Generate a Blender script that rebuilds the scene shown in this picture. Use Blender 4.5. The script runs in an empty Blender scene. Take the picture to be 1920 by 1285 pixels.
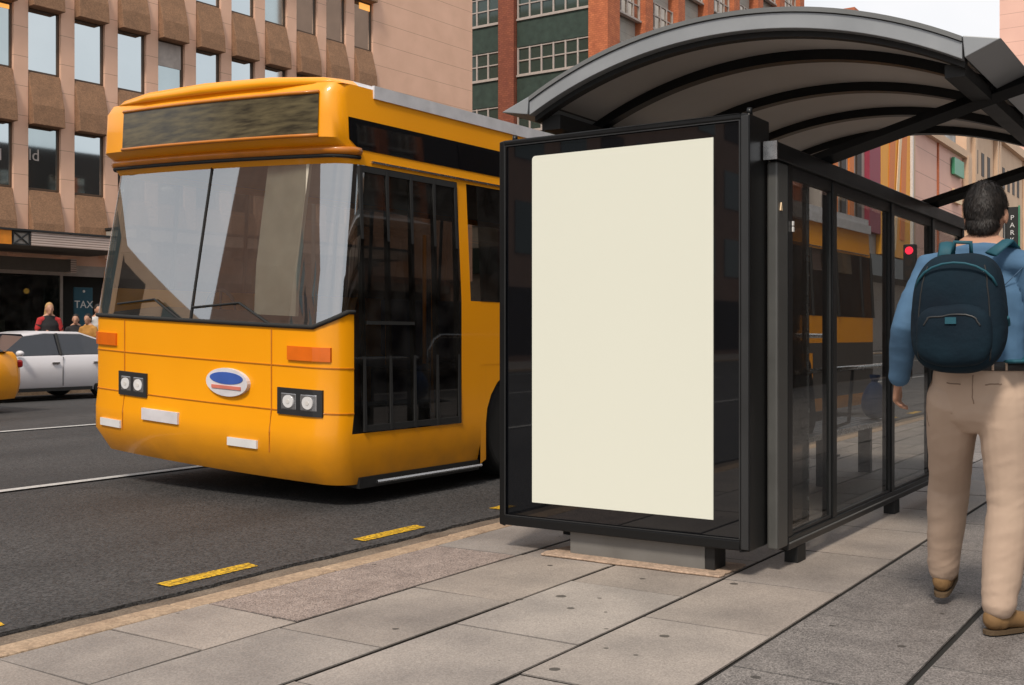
import bpy, bmesh, math, random
from mathutils import Vector, Matrix, noise
random.seed(7)
R = math.radians
SC = bpy.context.scene
COL = SC.collection
# ------------------------------------------------------------------ camera, sky, sun, exposure
cam_d = bpy.data.cameras.new("camera"); cam = bpy.data.objects.new("camera", cam_d); COL.objects.link(cam)
SC.camera = cam
cam.location = (0, 0, 1.15); cam.rotation_euler = (R(90), 0, R(33.44 - 90))
cam_d.sensor_width = 36; cam_d.lens = 2090 / 1920 * 36; cam_d.shift_y = -12.5 / 1920
cam_d.clip_start = .05; cam_d.clip_end = 900
W = bpy.data.worlds.new("World"); SC.world = W; W.use_nodes = True
nt = W.node_tree; nt.nodes.clear()
SUN_EL, SUN_AZ = R(52), R(194)       # azimuth of the sun, counted from +X towards +Y
sky = nt.nodes.new('ShaderNodeTexSky'); sky.sky_type = 'NISHITA'; sky.sun_disc = False
sky.sun_elevation = SUN_EL; sky.sun_rotation = R(90) - SUN_AZ
tc = nt.nodes.new('ShaderNodeTexCoord')
cn = nt.nodes.new('ShaderNodeTexNoise'); cn.inputs['Scale'].default_value = 2.2; cn.inputs['Detail'].default_value = 5
nt.links.new(tc.outputs['Generated'], cn.inputs['Vector'])
cr = nt.nodes.new('ShaderNodeValToRGB')
cr.color_ramp.elements[0].position = .35; cr.color_ramp.elements[0].color = (9.6, 10.1, 10.6, 1)
cr.color_ramp.elements[1].position = .65; cr.color_ramp.elements[1].color = (12.2, 12.0, 12.0, 1)
nt.links.new(cn.outputs[0], cr.inputs[0])
mx = nt.nodes.new('ShaderNodeMix'); mx.data_type = 'RGBA'; mx.inputs[0].default_value = .86
nt.links.new(sky.outputs[0], mx.inputs[6]); nt.links.new(cr.outputs[0], mx.inputs[7])
bg = nt.nodes.new('ShaderNodeBackground'); bg.inputs['Strength'].default_value = .078
nt.links.new(mx.outputs[2], bg.inputs['Color'])
wo = nt.nodes.new('ShaderNodeOutputWorld'); nt.links.new(bg.outputs[0], wo.inputs['Surface'])
sd = bpy.data.lights.new("sun", 'SUN'); sd.energy = 2.5; sd.angle = R(10); sd.color = (1, .9, .78)
so = bpy.data.objects.new("sun", sd); COL.objects.link(so)
sv = Vector((math.cos(SUN_EL) * math.cos(SUN_AZ), math.cos(SUN_EL) * math.sin(SUN_AZ), math.sin(SUN_EL)))
so.rotation_euler = sv.to_track_quat('Z', 'Y').to_euler(); so.location = (0, -8, 20)
SC.view_settings.view_transform = 'Standard'; SC.view_settings.look = 'None'
SC.view_settings.exposure = 0.2; SC.view_settings.gamma = 1
SC.render.engine = 'CYCLES'
SC.cycles.max_bounces = 8; SC.cycles.transparent_max_bounces = 16

# ------------------------------------------------------------------ materials
def mat(name, c, rough=.6, metal=0, spec=.5, c2=None, ns=8, bump=0, bs=60, emit=None, es=0, coat=0, stretch=None, tone=None):
    m = bpy.data.materials.new(name); m.use_nodes = True
    N, L = m.node_tree.nodes, m.node_tree.links
    p = N['Principled BSDF']
    p.inputs['Base Color'].default_value = (*c, 1); p.inputs['Roughness'].default_value = rough
    p.inputs['Metallic'].default_value = metal; p.inputs['Specular IOR Level'].default_value = spec
    if coat: p.inputs['Coat Weight'].default_value = coat; p.inputs['Coat Roughness'].default_value = .04
    if emit: p.inputs['Emission Color'].default_value = (*emit, 1); p.inputs['Emission Strength'].default_value = es
    t = N.new('ShaderNodeTexCoord'); mp = N.new('ShaderNodeMapping')
    L.new(t.outputs['Object'], mp.inputs[0])
    if stretch: mp.inputs['Scale'].default_value = stretch
    if c2 is None: c2 = tuple(x * .82 for x in c)
    n = N.new('ShaderNodeTexNoise'); n.inputs['Scale'].default_value = ns; n.inputs['Detail'].default_value = 6
    L.new(mp.outputs[0], n.inputs['Vector'])
    r = N.new('ShaderNodeValToRGB'); r.color_ramp.elements[0].position = .3; r.color_ramp.elements[1].position = .7
    r.color_ramp.elements[0].color = (*c2, 1); r.color_ramp.elements[1].color = (*c, 1)
    L.new(n.outputs[0], r.inputs[0])
    out = r.outputs[0]
    m['_'] = 0
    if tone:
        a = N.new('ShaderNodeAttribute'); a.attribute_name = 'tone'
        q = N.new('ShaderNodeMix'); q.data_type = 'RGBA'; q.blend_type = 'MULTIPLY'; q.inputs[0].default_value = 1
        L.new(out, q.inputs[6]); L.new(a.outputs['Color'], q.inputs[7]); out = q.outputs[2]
    L.new(out, p.inputs['Base Color'])
    # slight roughness wear
    rr = N.new('ShaderNodeMapRange'); rr.inputs[3].default_value = max(0, rough - .08); rr.inputs[4].default_value = min(1, rough + .1)
    if rough > .12: L.new(n.outputs[0], rr.inputs[0]); L.new(rr.outputs[0], p.inputs['Roughness'])
    if bump:
        b = N.new('ShaderNodeBump'); b.inputs['Strength'].default_value = bump; b.inputs['Distance'].default_value = .01
        n2 = N.new('ShaderNodeTexNoise'); n2.inputs['Scale'].default_value = bs; n2.inputs['Detail'].default_value = 4
        L.new(mp.outputs[0], n2.inputs['Vector']); L.new(n2.outputs[0], b.inputs['Height']); L.new(b.outputs[0], p.inputs['Normal'])
    return m
def speck(m, scale, lo, hi, dark=(.02, .02, .02), amount=.8, thr=None):
    """adds fine grains and, with thr, scattered round spots to a material"""
    N, L = m.node_tree.nodes, m.node_tree.links
    p = N['Principled BSDF']; src = p.inputs['Base Color'].links[0].from_socket
    t = N.new('ShaderNodeTexCoord')
    v = N.new('ShaderNodeTexVoronoi'); v.inputs['Scale'].default_value = scale; L.new(t.outputs['Object'], v.inputs['Vector'])
    if thr is None:
        sx = N.new('ShaderNodeSeparateXYZ'); L.new(v.outputs['Color'], sx.inputs[0])
        mr = N.new('ShaderNodeMapRange'); mr.inputs[3].default_value = lo; mr.inputs[4].default_value = hi; L.new(sx.outputs[0], mr.inputs[0])
        q = N.new('ShaderNodeMix'); q.data_type = 'RGBA'; q.blend_type = 'MULTIPLY'; q.inputs[0].default_value = amount
        L.new(src, q.inputs[6]); L.new(mr.outputs[0], q.inputs[7]); L.new(q.outputs[2], p.inputs['Base Color'])
    else:
        sx = N.new('ShaderNodeSeparateXYZ'); L.new(v.outputs['Color'], sx.inputs[0])
        nz = N.new('ShaderNodeTexNoise'); nz.inputs['Scale'].default_value = 60; L.new(t.outputs['Object'], nz.inputs['Vector'])
        ad = N.new('ShaderNodeMath'); ad.operation = 'MULTIPLY_ADD'; ad.inputs[1].default_value = .06; L.new(nz.outputs[0], ad.inputs[0]); L.new(v.outputs['Distance'], ad.inputs[2])
        pw = N.new('ShaderNodeMath'); pw.operation = 'POWER'; pw.inputs[1].default_value = 4; L.new(sx.outputs[1], pw.inputs[0])
        ml = N.new('ShaderNodeMath'); ml.operation = 'MULTIPLY_ADD'; ml.inputs[1].default_value = thr; ml.inputs[2].default_value = .03; L.new(pw.outputs[0], ml.inputs[0])
        lt = N.new('ShaderNodeMath'); lt.operation = 'LESS_THAN'; L.new(ad.outputs[0], lt.inputs[0]); L.new(ml.outputs[0], lt.inputs[1])
        am = N.new('ShaderNodeMath'); am.operation = 'MULTIPLY'; am.inputs[1].default_value = amount; L.new(lt.outputs[0], am.inputs[0])
        q = N.new('ShaderNodeMix'); q.data_type = 'RGBA'; q.inputs[7].default_value = (*dark, 1)
        L.new(am.outputs[0], q.inputs[0]); L.new(src, q.inputs[6]); L.new(q.outputs[2], p.inputs['Base Color'])
    return m
def lines(m, axis, period, width, col, jitter=.0, off=0.):
    """joint lines of a real surface (block courses, corrugation)"""
    N, L = m.node_tree.nodes, m.node_tree.links
    p = N['Principled BSDF']; src = p.inputs['Base Color'].links[0].from_socket
    t = N.new('ShaderNodeTexCoord'); s = N.new('ShaderNodeSeparateXYZ'); L.new(t.outputs['Object'], s.inputs[0])
    a = N.new('ShaderNodeMath'); a.operation = 'ADD'; a.inputs[1].default_value = off + 100 * period; L.new(s.outputs[axis], a.inputs[0])
    md = N.new('ShaderNodeMath'); md.operation = 'MODULO'; md.inputs[1].default_value = period; L.new(a.outputs[0], md.inputs[0])
    lt = N.new('ShaderNodeMath'); lt.operation = 'LESS_THAN'; lt.inputs[1].default_value = width; L.new(md.outputs[0], lt.inputs[0])
    q = N.new('ShaderNodeMix'); q.data_type = 'RGBA'; q.inputs[7].default_value = (*col, 1)
    L.new(lt.outputs[0], q.inputs[0]); L.new(src, q.inputs[6]); L.new(q.outputs[2], p.inputs['Base Color'])
    return m
def brick_mat(name, c1, c2, mortar, sc):
    m = mat(name, c1, .85, c2=c2, ns=3, bump=.2, bs=40)
    N, L = m.node_tree.nodes, m.node_tree.links
    p = N['Principled BSDF']; src = p.inputs['Base Color'].links[0].from_socket
    t = N.new('ShaderNodeTexCoord'); s = N.new('ShaderNodeSeparateXYZ'); L.new(t.outputs['Object'], s.inputs[0])
    a = N.new('ShaderNodeMath'); L.new(s.outputs[0], a.inputs[0]); L.new(s.outputs[1], a.inputs[1])
    cb = N.new('ShaderNodeCombineXYZ'); L.new(a.outputs[0], cb.inputs[0]); L.new(s.outputs[2], cb.inputs[1])
    b = N.new('ShaderNodeTexBrick'); b.inputs['Scale'].default_value = sc; b.inputs['Mortar Size'].default_value = .03
    b.inputs['Color1'].default_value = (1, 1, 1, 1); b.inputs['Color2'].default_value = (.72, .7, .68, 1); b.inputs['Mortar'].default_value = (*mortar, 1)
    L.new(cb.outputs[0], b.inputs['Vector'])
    q = N.new('ShaderNodeMix'); q.data_type = 'RGBA'; q.blend_type = 'MULTIPLY'; q.inputs[0].default_value = .85
    L.new(src, q.inputs[6]); L.new(b.outputs[0], q.inputs[7]); L.new(q.outputs[2], p.inputs['Base Color'])
    return m
def glass(name, tint=(.8, .84, .83), refl=1.0, f0=1.5, rough=.02, dust=.03):
    m = bpy.data.materials.new(name); m.use_nodes = True
    N, L = m.node_tree.nodes, m.node_tree.links; N.clear()
    o = N.new('ShaderNodeOutputMaterial'); tr = N.new('ShaderNodeBsdfTransparent'); tr.inputs[0].default_value = (*tint, 1)
    gl = N.new('ShaderNodeBsdfGlossy'); gl.inputs['Roughness'].default_value = rough; gl.inputs[0].default_value = (refl, refl, refl, 1)
    fr = N.new('ShaderNodeFresnel'); ge = N.new('ShaderNodeNewGeometry'); ix = N.new('ShaderNodeMapRange')
    ix.inputs[3].default_value = f0; ix.inputs[4].default_value = 1 / f0; L.new(ge.outputs['Backfacing'], ix.inputs[0]); L.new(ix.outputs[0], fr.inputs[0])
    m1 = N.new('ShaderNodeMixShader'); L.new(fr.outputs[0], m1.inputs[0]); L.new(tr.outputs[0], m1.inputs[1]); L.new(gl.outputs[0], m1.inputs[2])
    df = N.new('ShaderNodeBsdfDiffuse'); df.inputs[0].default_value = (.45, .44, .42, 1)
    t = N.new('ShaderNodeTexCoord'); nz = N.new('ShaderNodeTexNoise'); nz.inputs['Scale'].default_value = 5; nz.inputs['Detail'].default_value = 8; L.new(t.outputs['Object'], nz.inputs['Vector'])
    mr = N.new('ShaderNodeMapRange'); mr.inputs[1].default_value = .35; mr.inputs[2].default_value = .75; mr.inputs[3].default_value = 0; mr.inputs[4].default_value = dust * 2.2; L.new(nz.outputs[0], mr.inputs[0])
    m2 = N.new('ShaderNodeMixShader'); L.new(mr.outputs[0], m2.inputs[0]); L.new(m1.outputs[0], m2.inputs[1]); L.new(df.outputs[0], m2.inputs[2])
    L.new(m2.outputs[0], o.inputs[0])
    return m

M = {}
M['asphalt'] = speck(speck(mat('asphalt', (.052, .049, .048), .7, c2=(.026, .025, .025), ns=.9, bump=1, bs=110, stretch=(.35, 1, 1)), 85, .15, 2.1), 1.3, 0, 0, (.02, .019, .019), .55, .3)
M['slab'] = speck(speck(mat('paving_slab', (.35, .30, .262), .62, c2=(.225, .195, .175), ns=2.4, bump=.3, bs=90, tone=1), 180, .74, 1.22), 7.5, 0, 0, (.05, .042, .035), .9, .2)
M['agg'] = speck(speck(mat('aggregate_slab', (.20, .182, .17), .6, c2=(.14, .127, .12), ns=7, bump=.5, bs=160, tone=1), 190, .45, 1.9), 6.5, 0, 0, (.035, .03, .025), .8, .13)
M['dirt'] = mat('joint_dirt', (.012, .011, .009), .95)
M['kerb'] = speck(mat('sandstone_kerb', (.42, .30, .20), .85, c2=(.32, .22, .145), ns=9, bump=.6, bs=60), 70, .75, 1.2)
M['gutter'] = speck(mat('gutter_concrete', (.20, .155, .115), .9, c2=(.115, .08, .055), ns=5, bump=.8, bs=60), 120, .7, 1.3)
M['white_paint'] = mat('white_road_paint', (.55, .54, .52), .7, c2=(.36, .35, .34), ns=30)
M['blue_paint'] = mat('pale_road_paint', (.42, .5, .52), .7)
M['yel_paint'] = speck(mat('yellow_road_paint', (.70, .42, .012), .7, c2=(.55, .31, .01), ns=40, bump=.5), 70, .12, 1.35)
M['fground'] = mat('far_paving', (.22, .19, .17), .9, ns=2)
M['stone'] = lines(mat('pink_stone', (.80, .50, .36), .8, c2=(.70, .43, .30), ns=1.2, bump=.1, bs=30), 2, .74, .012, (.36, .21, .15))
M['spandrel'] = speck(mat('brown_pebble_panel', (.29, .16, .09), .9, c2=(.225, .125, .07), ns=4, bump=.5, bs=60), 45, .75, 1.25)
M['brown_frame'] = mat('bronze_window_frame', (.10, .06, .035), .5)
M['mirror_glass'] = mat('office_window_glass', (.62, .68, .70), .03, metal=1, c2=(.58, .64, .66), ns=.6)
M['mirror_glass_b'] = mat('greener_office_glass', (.50, .57, .58), .035, metal=1, c2=(.42, .48, .49), ns=.9)
M['warm'] = mat('warm_ceiling_light', (.8, .5, .2), .5, emit=(1, .42, .08), es=.8)
M['dark_glass'] = mat('dark_window_glass', (.012, .016, .015), .06, spec=.7)
M['green_panel'] = mat('dark_green_panel', (.035, .062, .047), .7, c2=(.018, .035, .026), ns=3)
M['grey_panel'] = lines(mat('grey_stucco_panel', (.42, .40, .35), .85, c2=(.35, .33, .29), ns=2), 2, .5, .02, (.25, .24, .21))
M['brick'] = brick_mat('orange_brick', (.62, .20, .085), (.48, .14, .06), (.62, .55, .5), 2.6)
M['brick_d'] = brick_mat('red_brick', (.30, .095, .05), (.24, .07, .04), (.6, .5, .45), 2.6)
M['wframe'] = mat('pale_window_frame', (.46, .40, .36), .6)
M['gglass'] = mat('old_window_glass', (.035, .06, .05), .08, spec=.8)
M['black_metal'] = mat('black_powder_coat', (.007, .0075, .008), .34, spec=.35, ns=3, bump=.03, bs=200)
M['dk_metal'] = mat('dark_grey_coat', (.026, .027, .028), .42, ns=3)
M['grey_metal'] = mat('grey_coat', (.17, .175, .175), .45, c2=(.14, .145, .145), ns=3)
M['silver'] = mat('brushed_steel', (.6, .6, .6), .25, metal=1, ns=20)
M['fascia'] = mat('grey_fascia_metal', (.33, .345, .36), .42, metal=.2, c2=(.28, .295, .31), ns=4)
M['soffit'] = mat('roof_soffit_panel', (.62, .59, .56), .6, c2=(.55, .52, .49), ns=1.5)
M['adglass'] = mat('black_display_glass', (.003, .0035, .005), .02, spec=.8, coat=.2)
M['plinth'] = mat('plinth_grey_metal', (.17, .165, .155), .55, c2=(.13, .125, .115), ns=5, bump=.1, bs=30)
M['mortar'] = speck(mat('mortar_bed', (.50, .36, .26), .95, c2=(.33, .235, .17), ns=14, bump=.8, bs=50), 90, .7, 1.2)
M['poster'] = mat('cream_poster', (.56, .56, .475), .7, spec=.1, c2=(.555, .555, .47), ns=1, emit=(.76, .75, .64), es=.22)
M['pane'] = glass('shelter_glass', (.84, .85, .84), refl=.6, dust=.005)
M['smoked'] = glass('smoked_panel', (.50, .46, .43), refl=.9, dust=.04)
M['bus_y'] = mat('bus_yellow_paint', (.95, .37, .002), .36, c2=(.90, .34, .002), ns=1, coat=.25, spec=.35)
def grime(m, z1, col=(.10, .07, .04)):
    N, L = m.node_tree.nodes, m.node_tree.links; p = N['Principled BSDF']; src = p.inputs['Base Color'].links[0].from_socket
    t = N.new('ShaderNodeTexCoord'); sp = N.new('ShaderNodeSeparateXYZ'); L.new(t.outputs['Object'], sp.inputs[0])
    nz = N.new('ShaderNodeTexNoise'); nz.inputs['Scale'].default_value = 5; nz.inputs['Detail'].default_value = 9; L.new(t.outputs['Object'], nz.inputs['Vector'])
    mr = N.new('ShaderNodeMapRange'); mr.inputs[1].default_value = .1; mr.inputs[2].default_value = z1; mr.inputs[3].default_value = .75; mr.inputs[4].default_value = 0; L.new(sp.outputs[2], mr.inputs[0])
    ml = N.new('ShaderNodeMath'); ml.operation = 'MULTIPLY'; L.new(mr.outputs[0], ml.inputs[0]); L.new(nz.outputs[0], ml.inputs[1])
    q = N.new('ShaderNodeMix'); q.data_type = 'RGBA'; q.inputs[7].default_value = (*col, 1); L.new(ml.outputs[0], q.inputs[0]); L.new(src, q.inputs[6]); L.new(q.outputs[2], p.inputs['Base Color'])
grime(M['bus_y'], .6)
M['bus_dk'] = mat('shaded_side_panel', (.05, .045, .042), .4, ns=2)  # dark tone puts the shade on the lower flank into the colour
M['bus_o'] = mat('bus_orange_trim', (.55, .17, .004), .4, coat=.3)
M['bus_w'] = mat('bus_white_roof', (.72, .71, .73), .4, coat=.3)
M['bus_red'] = mat('bus_red_stripe', (.42, .02, .03), .4)
M['rubber'] = mat('black_rubber', (.015, .015, .015), .8)
M['bus_glass'] = glass('windscreen_glass', (.62, .65, .64), f0=4.2, dust=.012)
M['bus_tint'] = glass('tinted_bus_glass', (.22, .20, .18), f0=1.5, dust=.02)
M['blk'] = mat('matt_black', (.012, .012, .012), .6)
M['led'] = mat('sign_painted_reflection', (.13, .105, .055), .2, c2=(.035, .03, .02), ns=6, stretch=(1, 1, 6))  # olive streaks put the sign's reflections into its colour
M['cream'] = mat('cream_panel', (.62, .56, .45), .5)
M['lamp_white'] = mat('headlamp_lens', (.62, .61, .60), .1, emit=(1, .93, .88), es=.12)
M['bowl'] = mat('lamp_bowl', (.42, .42, .43), .18, metal=.8, ns=12)
M['amber'] = mat('amber_lens', (.8, .16, .01), .15)
M['seat_blue'] = mat('seat_fabric', (.03, .05, .12), .9)
M['badge_b'] = mat('badge_blue', (.05, .12, .45), .4)
M['badge_w'] = mat('badge_white', (.75, .72, .74), .4)
M['badge_r'] = mat('badge_red', (.75, .22, .16), .4)
M['awn'] = lines(mat('ribbed_awning_metal', (.62, .50, .44), .6, c2=(.55, .44, .38), ns=2), 2, .055, .02, (.25, .18, .15))
M['awn_grey'] = mat('awning_side_panel', (.36, .33, .29), .6, c2=(.28, .25, .22), ns=3)
M['awn_under'] = mat('awning_soffit', (.10, .085, .07), .8)
M['orange_aw'] = mat('orange_awning_panel', (.80, .27, .02), .5)
M['shop_dark'] = mat('shop_interior', (.03, .03, .028), .9)
M['shop_glass'] = glass('shop_glass', (.35, .40, .37), dust=.03)
M['teal'] = mat('teal_sign_panel', (.02, .09, .13), .4)
M['white'] = mat('white_lettering', (.75, .74, .72), .6)
M['skin'] = mat('skin', (.48, .26, .17), .55, c2=(.44, .23, .15), ns=8)
M['hair'] = mat('dark_hair', (.018, .012, .009), .6, c2=(.008, .006, .005), ns=40)
M['blond'] = mat('blond_hair', (.50, .30, .12), .6)
M['shirt'] = mat('blue_shirt_cotton', (.075, .16, .27), .85, c2=(.055, .125, .22), ns=5, bump=.3, bs=14)
M['chino'] = mat('beige_chino_cotton', (.52, .385, .29), .85, c2=(.47, .34, .255), ns=4, bump=.25, bs=12)
M['belt'] = mat('dark_belt_leather', (.02, .018, .018), .5)
M['shoe'] = mat('tan_suede', (.26, .15, .06), .75, c2=(.19, .105, .04), ns=12)
M['sole'] = mat('shoe_sole', (.11, .07, .035), .8)
M['pack'] = mat('navy_backpack_nylon', (.006, .019, .030), .85, spec=.2, c2=(.004, .010, .018), ns=6, bump=.3, bs=40)
M['pack_t'] = mat('teal_strap_webbing', (.008, .085, .12), .7)
M['car_w'] = mat('white_car_paint', (.66, .64, .66), .35, coat=.3, c2=(.63, .61, .63), ns=1)
M['car_glass'] = mat('car_glass', (.02, .022, .03), .06, spec=.8)
M['pink_wall'] = lines(mat('pink_render_wall', (.74, .46, .37), .85, c2=(.69, .42, .34), ns=.4), 2, 2.2, .08, (.5, .3, .24))
M['beige_wall'] = mat('beige_stone_wall', (.62, .44, .30), .85, c2=(.54, .37, .25), ns=.5)
M['dwin'] = mat('dark_far_window', (.045, .032, .025), .55, spec=.25)
M['ban_y'] = mat('yellow_banner', (.90, .42, .02), .6, c2=(.80, .30, .01), ns=.35, stretch=(1, 1, .3))
M['ban_o'] = mat('orange_banner', (.75, .20, .02), .6)
M['ban_m'] = mat('maroon_banner', (.30, .03, .06), .6)
M['ban_c'] = mat('cream_banner', (.85, .62, .38), .6)
M['sign_dark'] = mat('dark_sign', (.02, .02, .018), .4)
M['sign_green'] = mat('green_sign', (.06, .30, .16), .4)
M['photo_board'] = mat('dark_picture_board', (.5, .5, .48), .5, c2=(.02, .02, .02), ns=.55)
M['globe'] = mat('frosted_lamp_globe', (.75, .72, .68), .3)
M['tail_red'] = mat('tail_lamp_red', (.35, .01, .012), .2)
M['red_lamp'] = mat('red_signal_lens', (.8, .02, .03), .3, emit=(1, .02, .06), es=2.5)
M['blue_bag'] = mat('blue_plastic', (.01, .07, .22), .5)
M['brown_wall'] = mat('brown_render_wall', (.30, .19, .14), .85, ns=1)
M['dark_wall'] = mat('dark_near_wall', (.065, .055, .05), .85, ns=1)

# ------------------------------------------------------------------ mesh tools
class MB:
    def __init__(s): s.v = []; s.f = []; s.tone = []
    def add(s, vs, fs):
        b = len(s.v); s.v += [tuple(q) for q in vs]; s.f += [tuple(b + i for i in f) for f in fs]; return s
    def box(s, x0, x1, y0, y1, z0, z1):
        return s.add([(x, y, z) for x in (x0, x1) for y in (y0, y1) for z in (z0, z1)],
                     [(0, 1, 3, 2), (4, 6, 7, 5), (0, 4, 5, 1), (2, 3, 7, 6), (0, 2, 6, 4), (1, 5, 7, 3)])
    def prism(s, poly, axis, a, b):
        """poly: 2D points in the two other axes, extruded along axis from a to b"""
        n = len(poly)
        def mk(p, t):
            return (t, p[0], p[1]) if axis == 0 else (p[0], t, p[1]) if axis == 1 else (p[0], p[1], t)
        vs = [mk(p, a) for p in poly] + [mk(p, b) for p in poly]
        fs = [tuple(range(n))[::-1], tuple(range(n, 2 * n))] + [(i, (i + 1) % n, n + (i + 1) % n, n + i) for i in range(n)]
        return s.add(vs, fs)
    def strip(s, pa, pb):
        """quads between two polylines"""
        n = len(pa)
        return s.add(list(pa) + list(pb), [(i, i + 1, n + i + 1, n + i) for i in range(n - 1)])
    def tube(s, path, r, n=10, ref=(0, 0, 1), cap=True):
        path = [Vector(p) for p in path]; rs = r if isinstance(r, (list, tuple)) else [r] * len(path)
        rings = []
        for i, p in enumerate(path):
            d = (path[min(i + 1, len(path) - 1)] - path[max(i - 1, 0)]).normalized()
            a = d.cross(Vector(ref))
            if a.length < .05: a = d.cross(Vector((1, 0.1, 0)))
            a.normalize(); b = d.cross(a).normalized()
            rr = rs[i] if isinstance(rs[i], (list, tuple)) else (rs[i], rs[i])
            rings.append([p + a * math.cos(2 * math.pi * k / n) * rr[0] + b * math.sin(2 * math.pi * k / n) * rr[1] for k in range(n)])
        vs = [q for g in rings for q in g]; fs = []
        for i in range(len(rings) - 1):
            for k in range(n):
                fs.append((i * n + k, i * n + (k + 1) % n, (i + 1) * n + (k + 1) % n, (i + 1) * n + k))
        if cap: fs += [tuple(range(n))[::-1], tuple(range((len(rings) - 1) * n, len(rings) * n))]
        return s.add(vs, fs)
    def cyl(s, c, r, h, axis=2, n=24, r2=None):
        c = Vector(c); e = Vector([(1 if k == axis else 0) for k in range(3)])
        return s.tube([c, c + e * h], [r, r if r2 is None else r2], n, ref=(1, 0, 0) if axis != 0 else (0, 0, 1))
    def ball(s, c, r, n=14, m=9, f=None):
        c = Vector(c); r = Vector(r if isinstance(r, (list, tuple)) else (r, r, r)); vs = []; fs = []
        for j in range(m + 1):
            th = math.pi * j / m
            for k in range(n):
                ph = 2 * math.pi * k / n; d = Vector((math.sin(th) * math.cos(ph), math.sin(th) * math.sin(ph), math.cos(th)))
                if f: d = f(d)
                vs.append(c + Vector((d.x * r.x, d.y * r.y, d.z * r.z)))
        for j in range(m):
            for k in range(n): fs.append((j * n + k, (j + 1) * n + k, (j + 1) * n + (k + 1) % n, j * n + (k + 1) % n))
        return s.add(vs, fs)
    def map(s, fn): s.v = [tuple(fn(Vector(v))) for v in s.v]; return s
    def build(s, name, m, parent=None, smooth=False, bevel=0, seg=2):
        me = bpy.data.meshes.new(name); me.from_pydata(s.v, [], s.f); me.update()
        if s.tone:
            at = me.attributes.new('tone', 'FLOAT_COLOR', 'FACE')
            for i, t in enumerate(s.tone): at.data[i].color = (*t, 1)
        bm = bmesh.new(); bm.from_mesh(me)
        if not s.tone: bmesh.ops.remove_doubles(bm, verts=bm.verts, dist=1e-5)
        bmesh.ops.recalc_face_normals(bm, faces=bm.faces); bm.to_mesh(me); bm.free()
        if smooth:
            for p in me.polygons: p.use_smooth = True
        o = bpy.data.objects.new(name, me); COL.objects.link(o)
        me.materials.append(M[m] if isinstance(m, str) else m)
        if parent: o.parent = parent
        if bevel:
            b = o.modifiers.new('bevel', 'BEVEL'); b.width = bevel; b.segments = seg; b.limit_method = 'ANGLE'; b.angle_limit = R(40)
        return o
def tag(o, label=None, cat=None, group=None, kind=None):
    for k, v in (('label', label), ('category', cat), ('group', group), ('kind', kind)):
        if v: o[k] = v
    return o
def empty(name, loc=(0, 0, 0), rz=0, label=None, cat=None, group=None):
    o = bpy.data.objects.new(name, None); COL.objects.link(o); o.location = loc; o.rotation_euler = (0, 0, rz); o.empty_display_size = .2
    return tag(o, label, cat, group)
def copy_tree(o, parent=None):
    c = o.copy(); COL.objects.link(c); c.parent = parent
    for ch in [q for q in SC.objects if q.parent == o]: copy_tree(ch, c)
    return c
def text(name, body, size, m, parent, loc, rot, ext=.004, align='CENTER'):
    cu = bpy.data.curves.new(name, 'FONT'); cu.body = body; cu.size = size; cu.extrude = ext; cu.align_x = align; cu.align_y = 'CENTER'
    t = bpy.data.objects.new(name, cu); COL.objects.link(t)
    dg = bpy.context.evaluated_depsgraph_get(); me = bpy.data.meshes.new_from_object(t.evaluated_get(dg))
    bpy.data.objects.remove(t)
    o = bpy.data.objects.new(name, me); COL.objects.link(o); me.materials.clear(); me.materials.append(M[m])
    o.location = loc; o.rotation_euler = rot
    if parent: o.parent = parent
    return o

# ------------------------------------------------------------------ the ground: road, kerb, pavements
MB().box(-150, 400, -120, 200, -1.2, -1.0).build('ground', 'fground')['kind'] = 'structure'
RZ = -.05
o = MB().add([(-150, 4.28, RZ), (400, 4.28, RZ), (400, 20.6, RZ), (-150, 20.6, RZ)], [(0, 1, 2, 3)]).build('road', 'asphalt'); tag(o, kind='structure')
# side street between the far buildings
o = MB().add([(35.4, 20.65, RZ - .004), (43.6, 20.65, RZ - .004), (43.6, 90, RZ - .004), (35.4, 90, RZ - .004)], [(0, 1, 2, 3)]).build('side_street', 'asphalt'); tag(o, kind='structure')
# ragged asphalt edge over the concrete gutter
g = MB(); xs = [-6 + i * .07 for i in range(560)]
edge = [4.15 + .035 * noise.noise(Vector((x * 1.3, 0, 0))) + .02 * noise.noise(Vector((x * 7, 3, 0))) for x in xs]
g.strip([(x, e, RZ + .012) for x, e in zip(xs, edge)], [(x, 4.45, RZ + .004) for x in xs])
g.strip([(x, e, RZ + .012) for x, e in zip(xs, edge)], [(x, e - .006, RZ - .02) for x, e in zip(xs, edge)])
tag(g.build('road_edge', 'asphalt'), kind='structure')
g = MB(); g.strip([(x, 3.86, RZ - .008 + .004 * noise.noise(Vector((x * 3, 0, 1)))) for x in xs], [(x, 4.30, RZ - .004) for x in xs])
tag(g.build('gutter', 'gutter'), kind='structure')
def marking(name, m, quads):
    g = MB()
    for q in quads: g.add([(x, y, RZ + .0125) for x, y in q], [(0, 1, 2, 3)])
    tag(g.build(name, m), kind='structure')
yq = []
for k in range(-2, 12):
    x0 = 3.52 + k * 1.405; yq.append([(x0, 4.37), (x0 - .01, 4.265), (x0 + .56, 4.265), (x0 + .59, 4.37)])
marking('yellow_kerb_dashes', 'yel_paint', yq)
marking('white_lane_line', 'white_paint', [[(-20, 7.90), (150, 8.05), (150, 8.16), (-20, 8.01)]])
marking('white_centre_line', 'white_paint', [[(-20, 12.6), (150, 14.2), (150, 14.32), (-20, 12.72)]])
marking('pale_parking_line', 'blue_paint', [[(-20, 18.8), (150, 18.8), (150, 18.9), (-20, 18.9)]])
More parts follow.
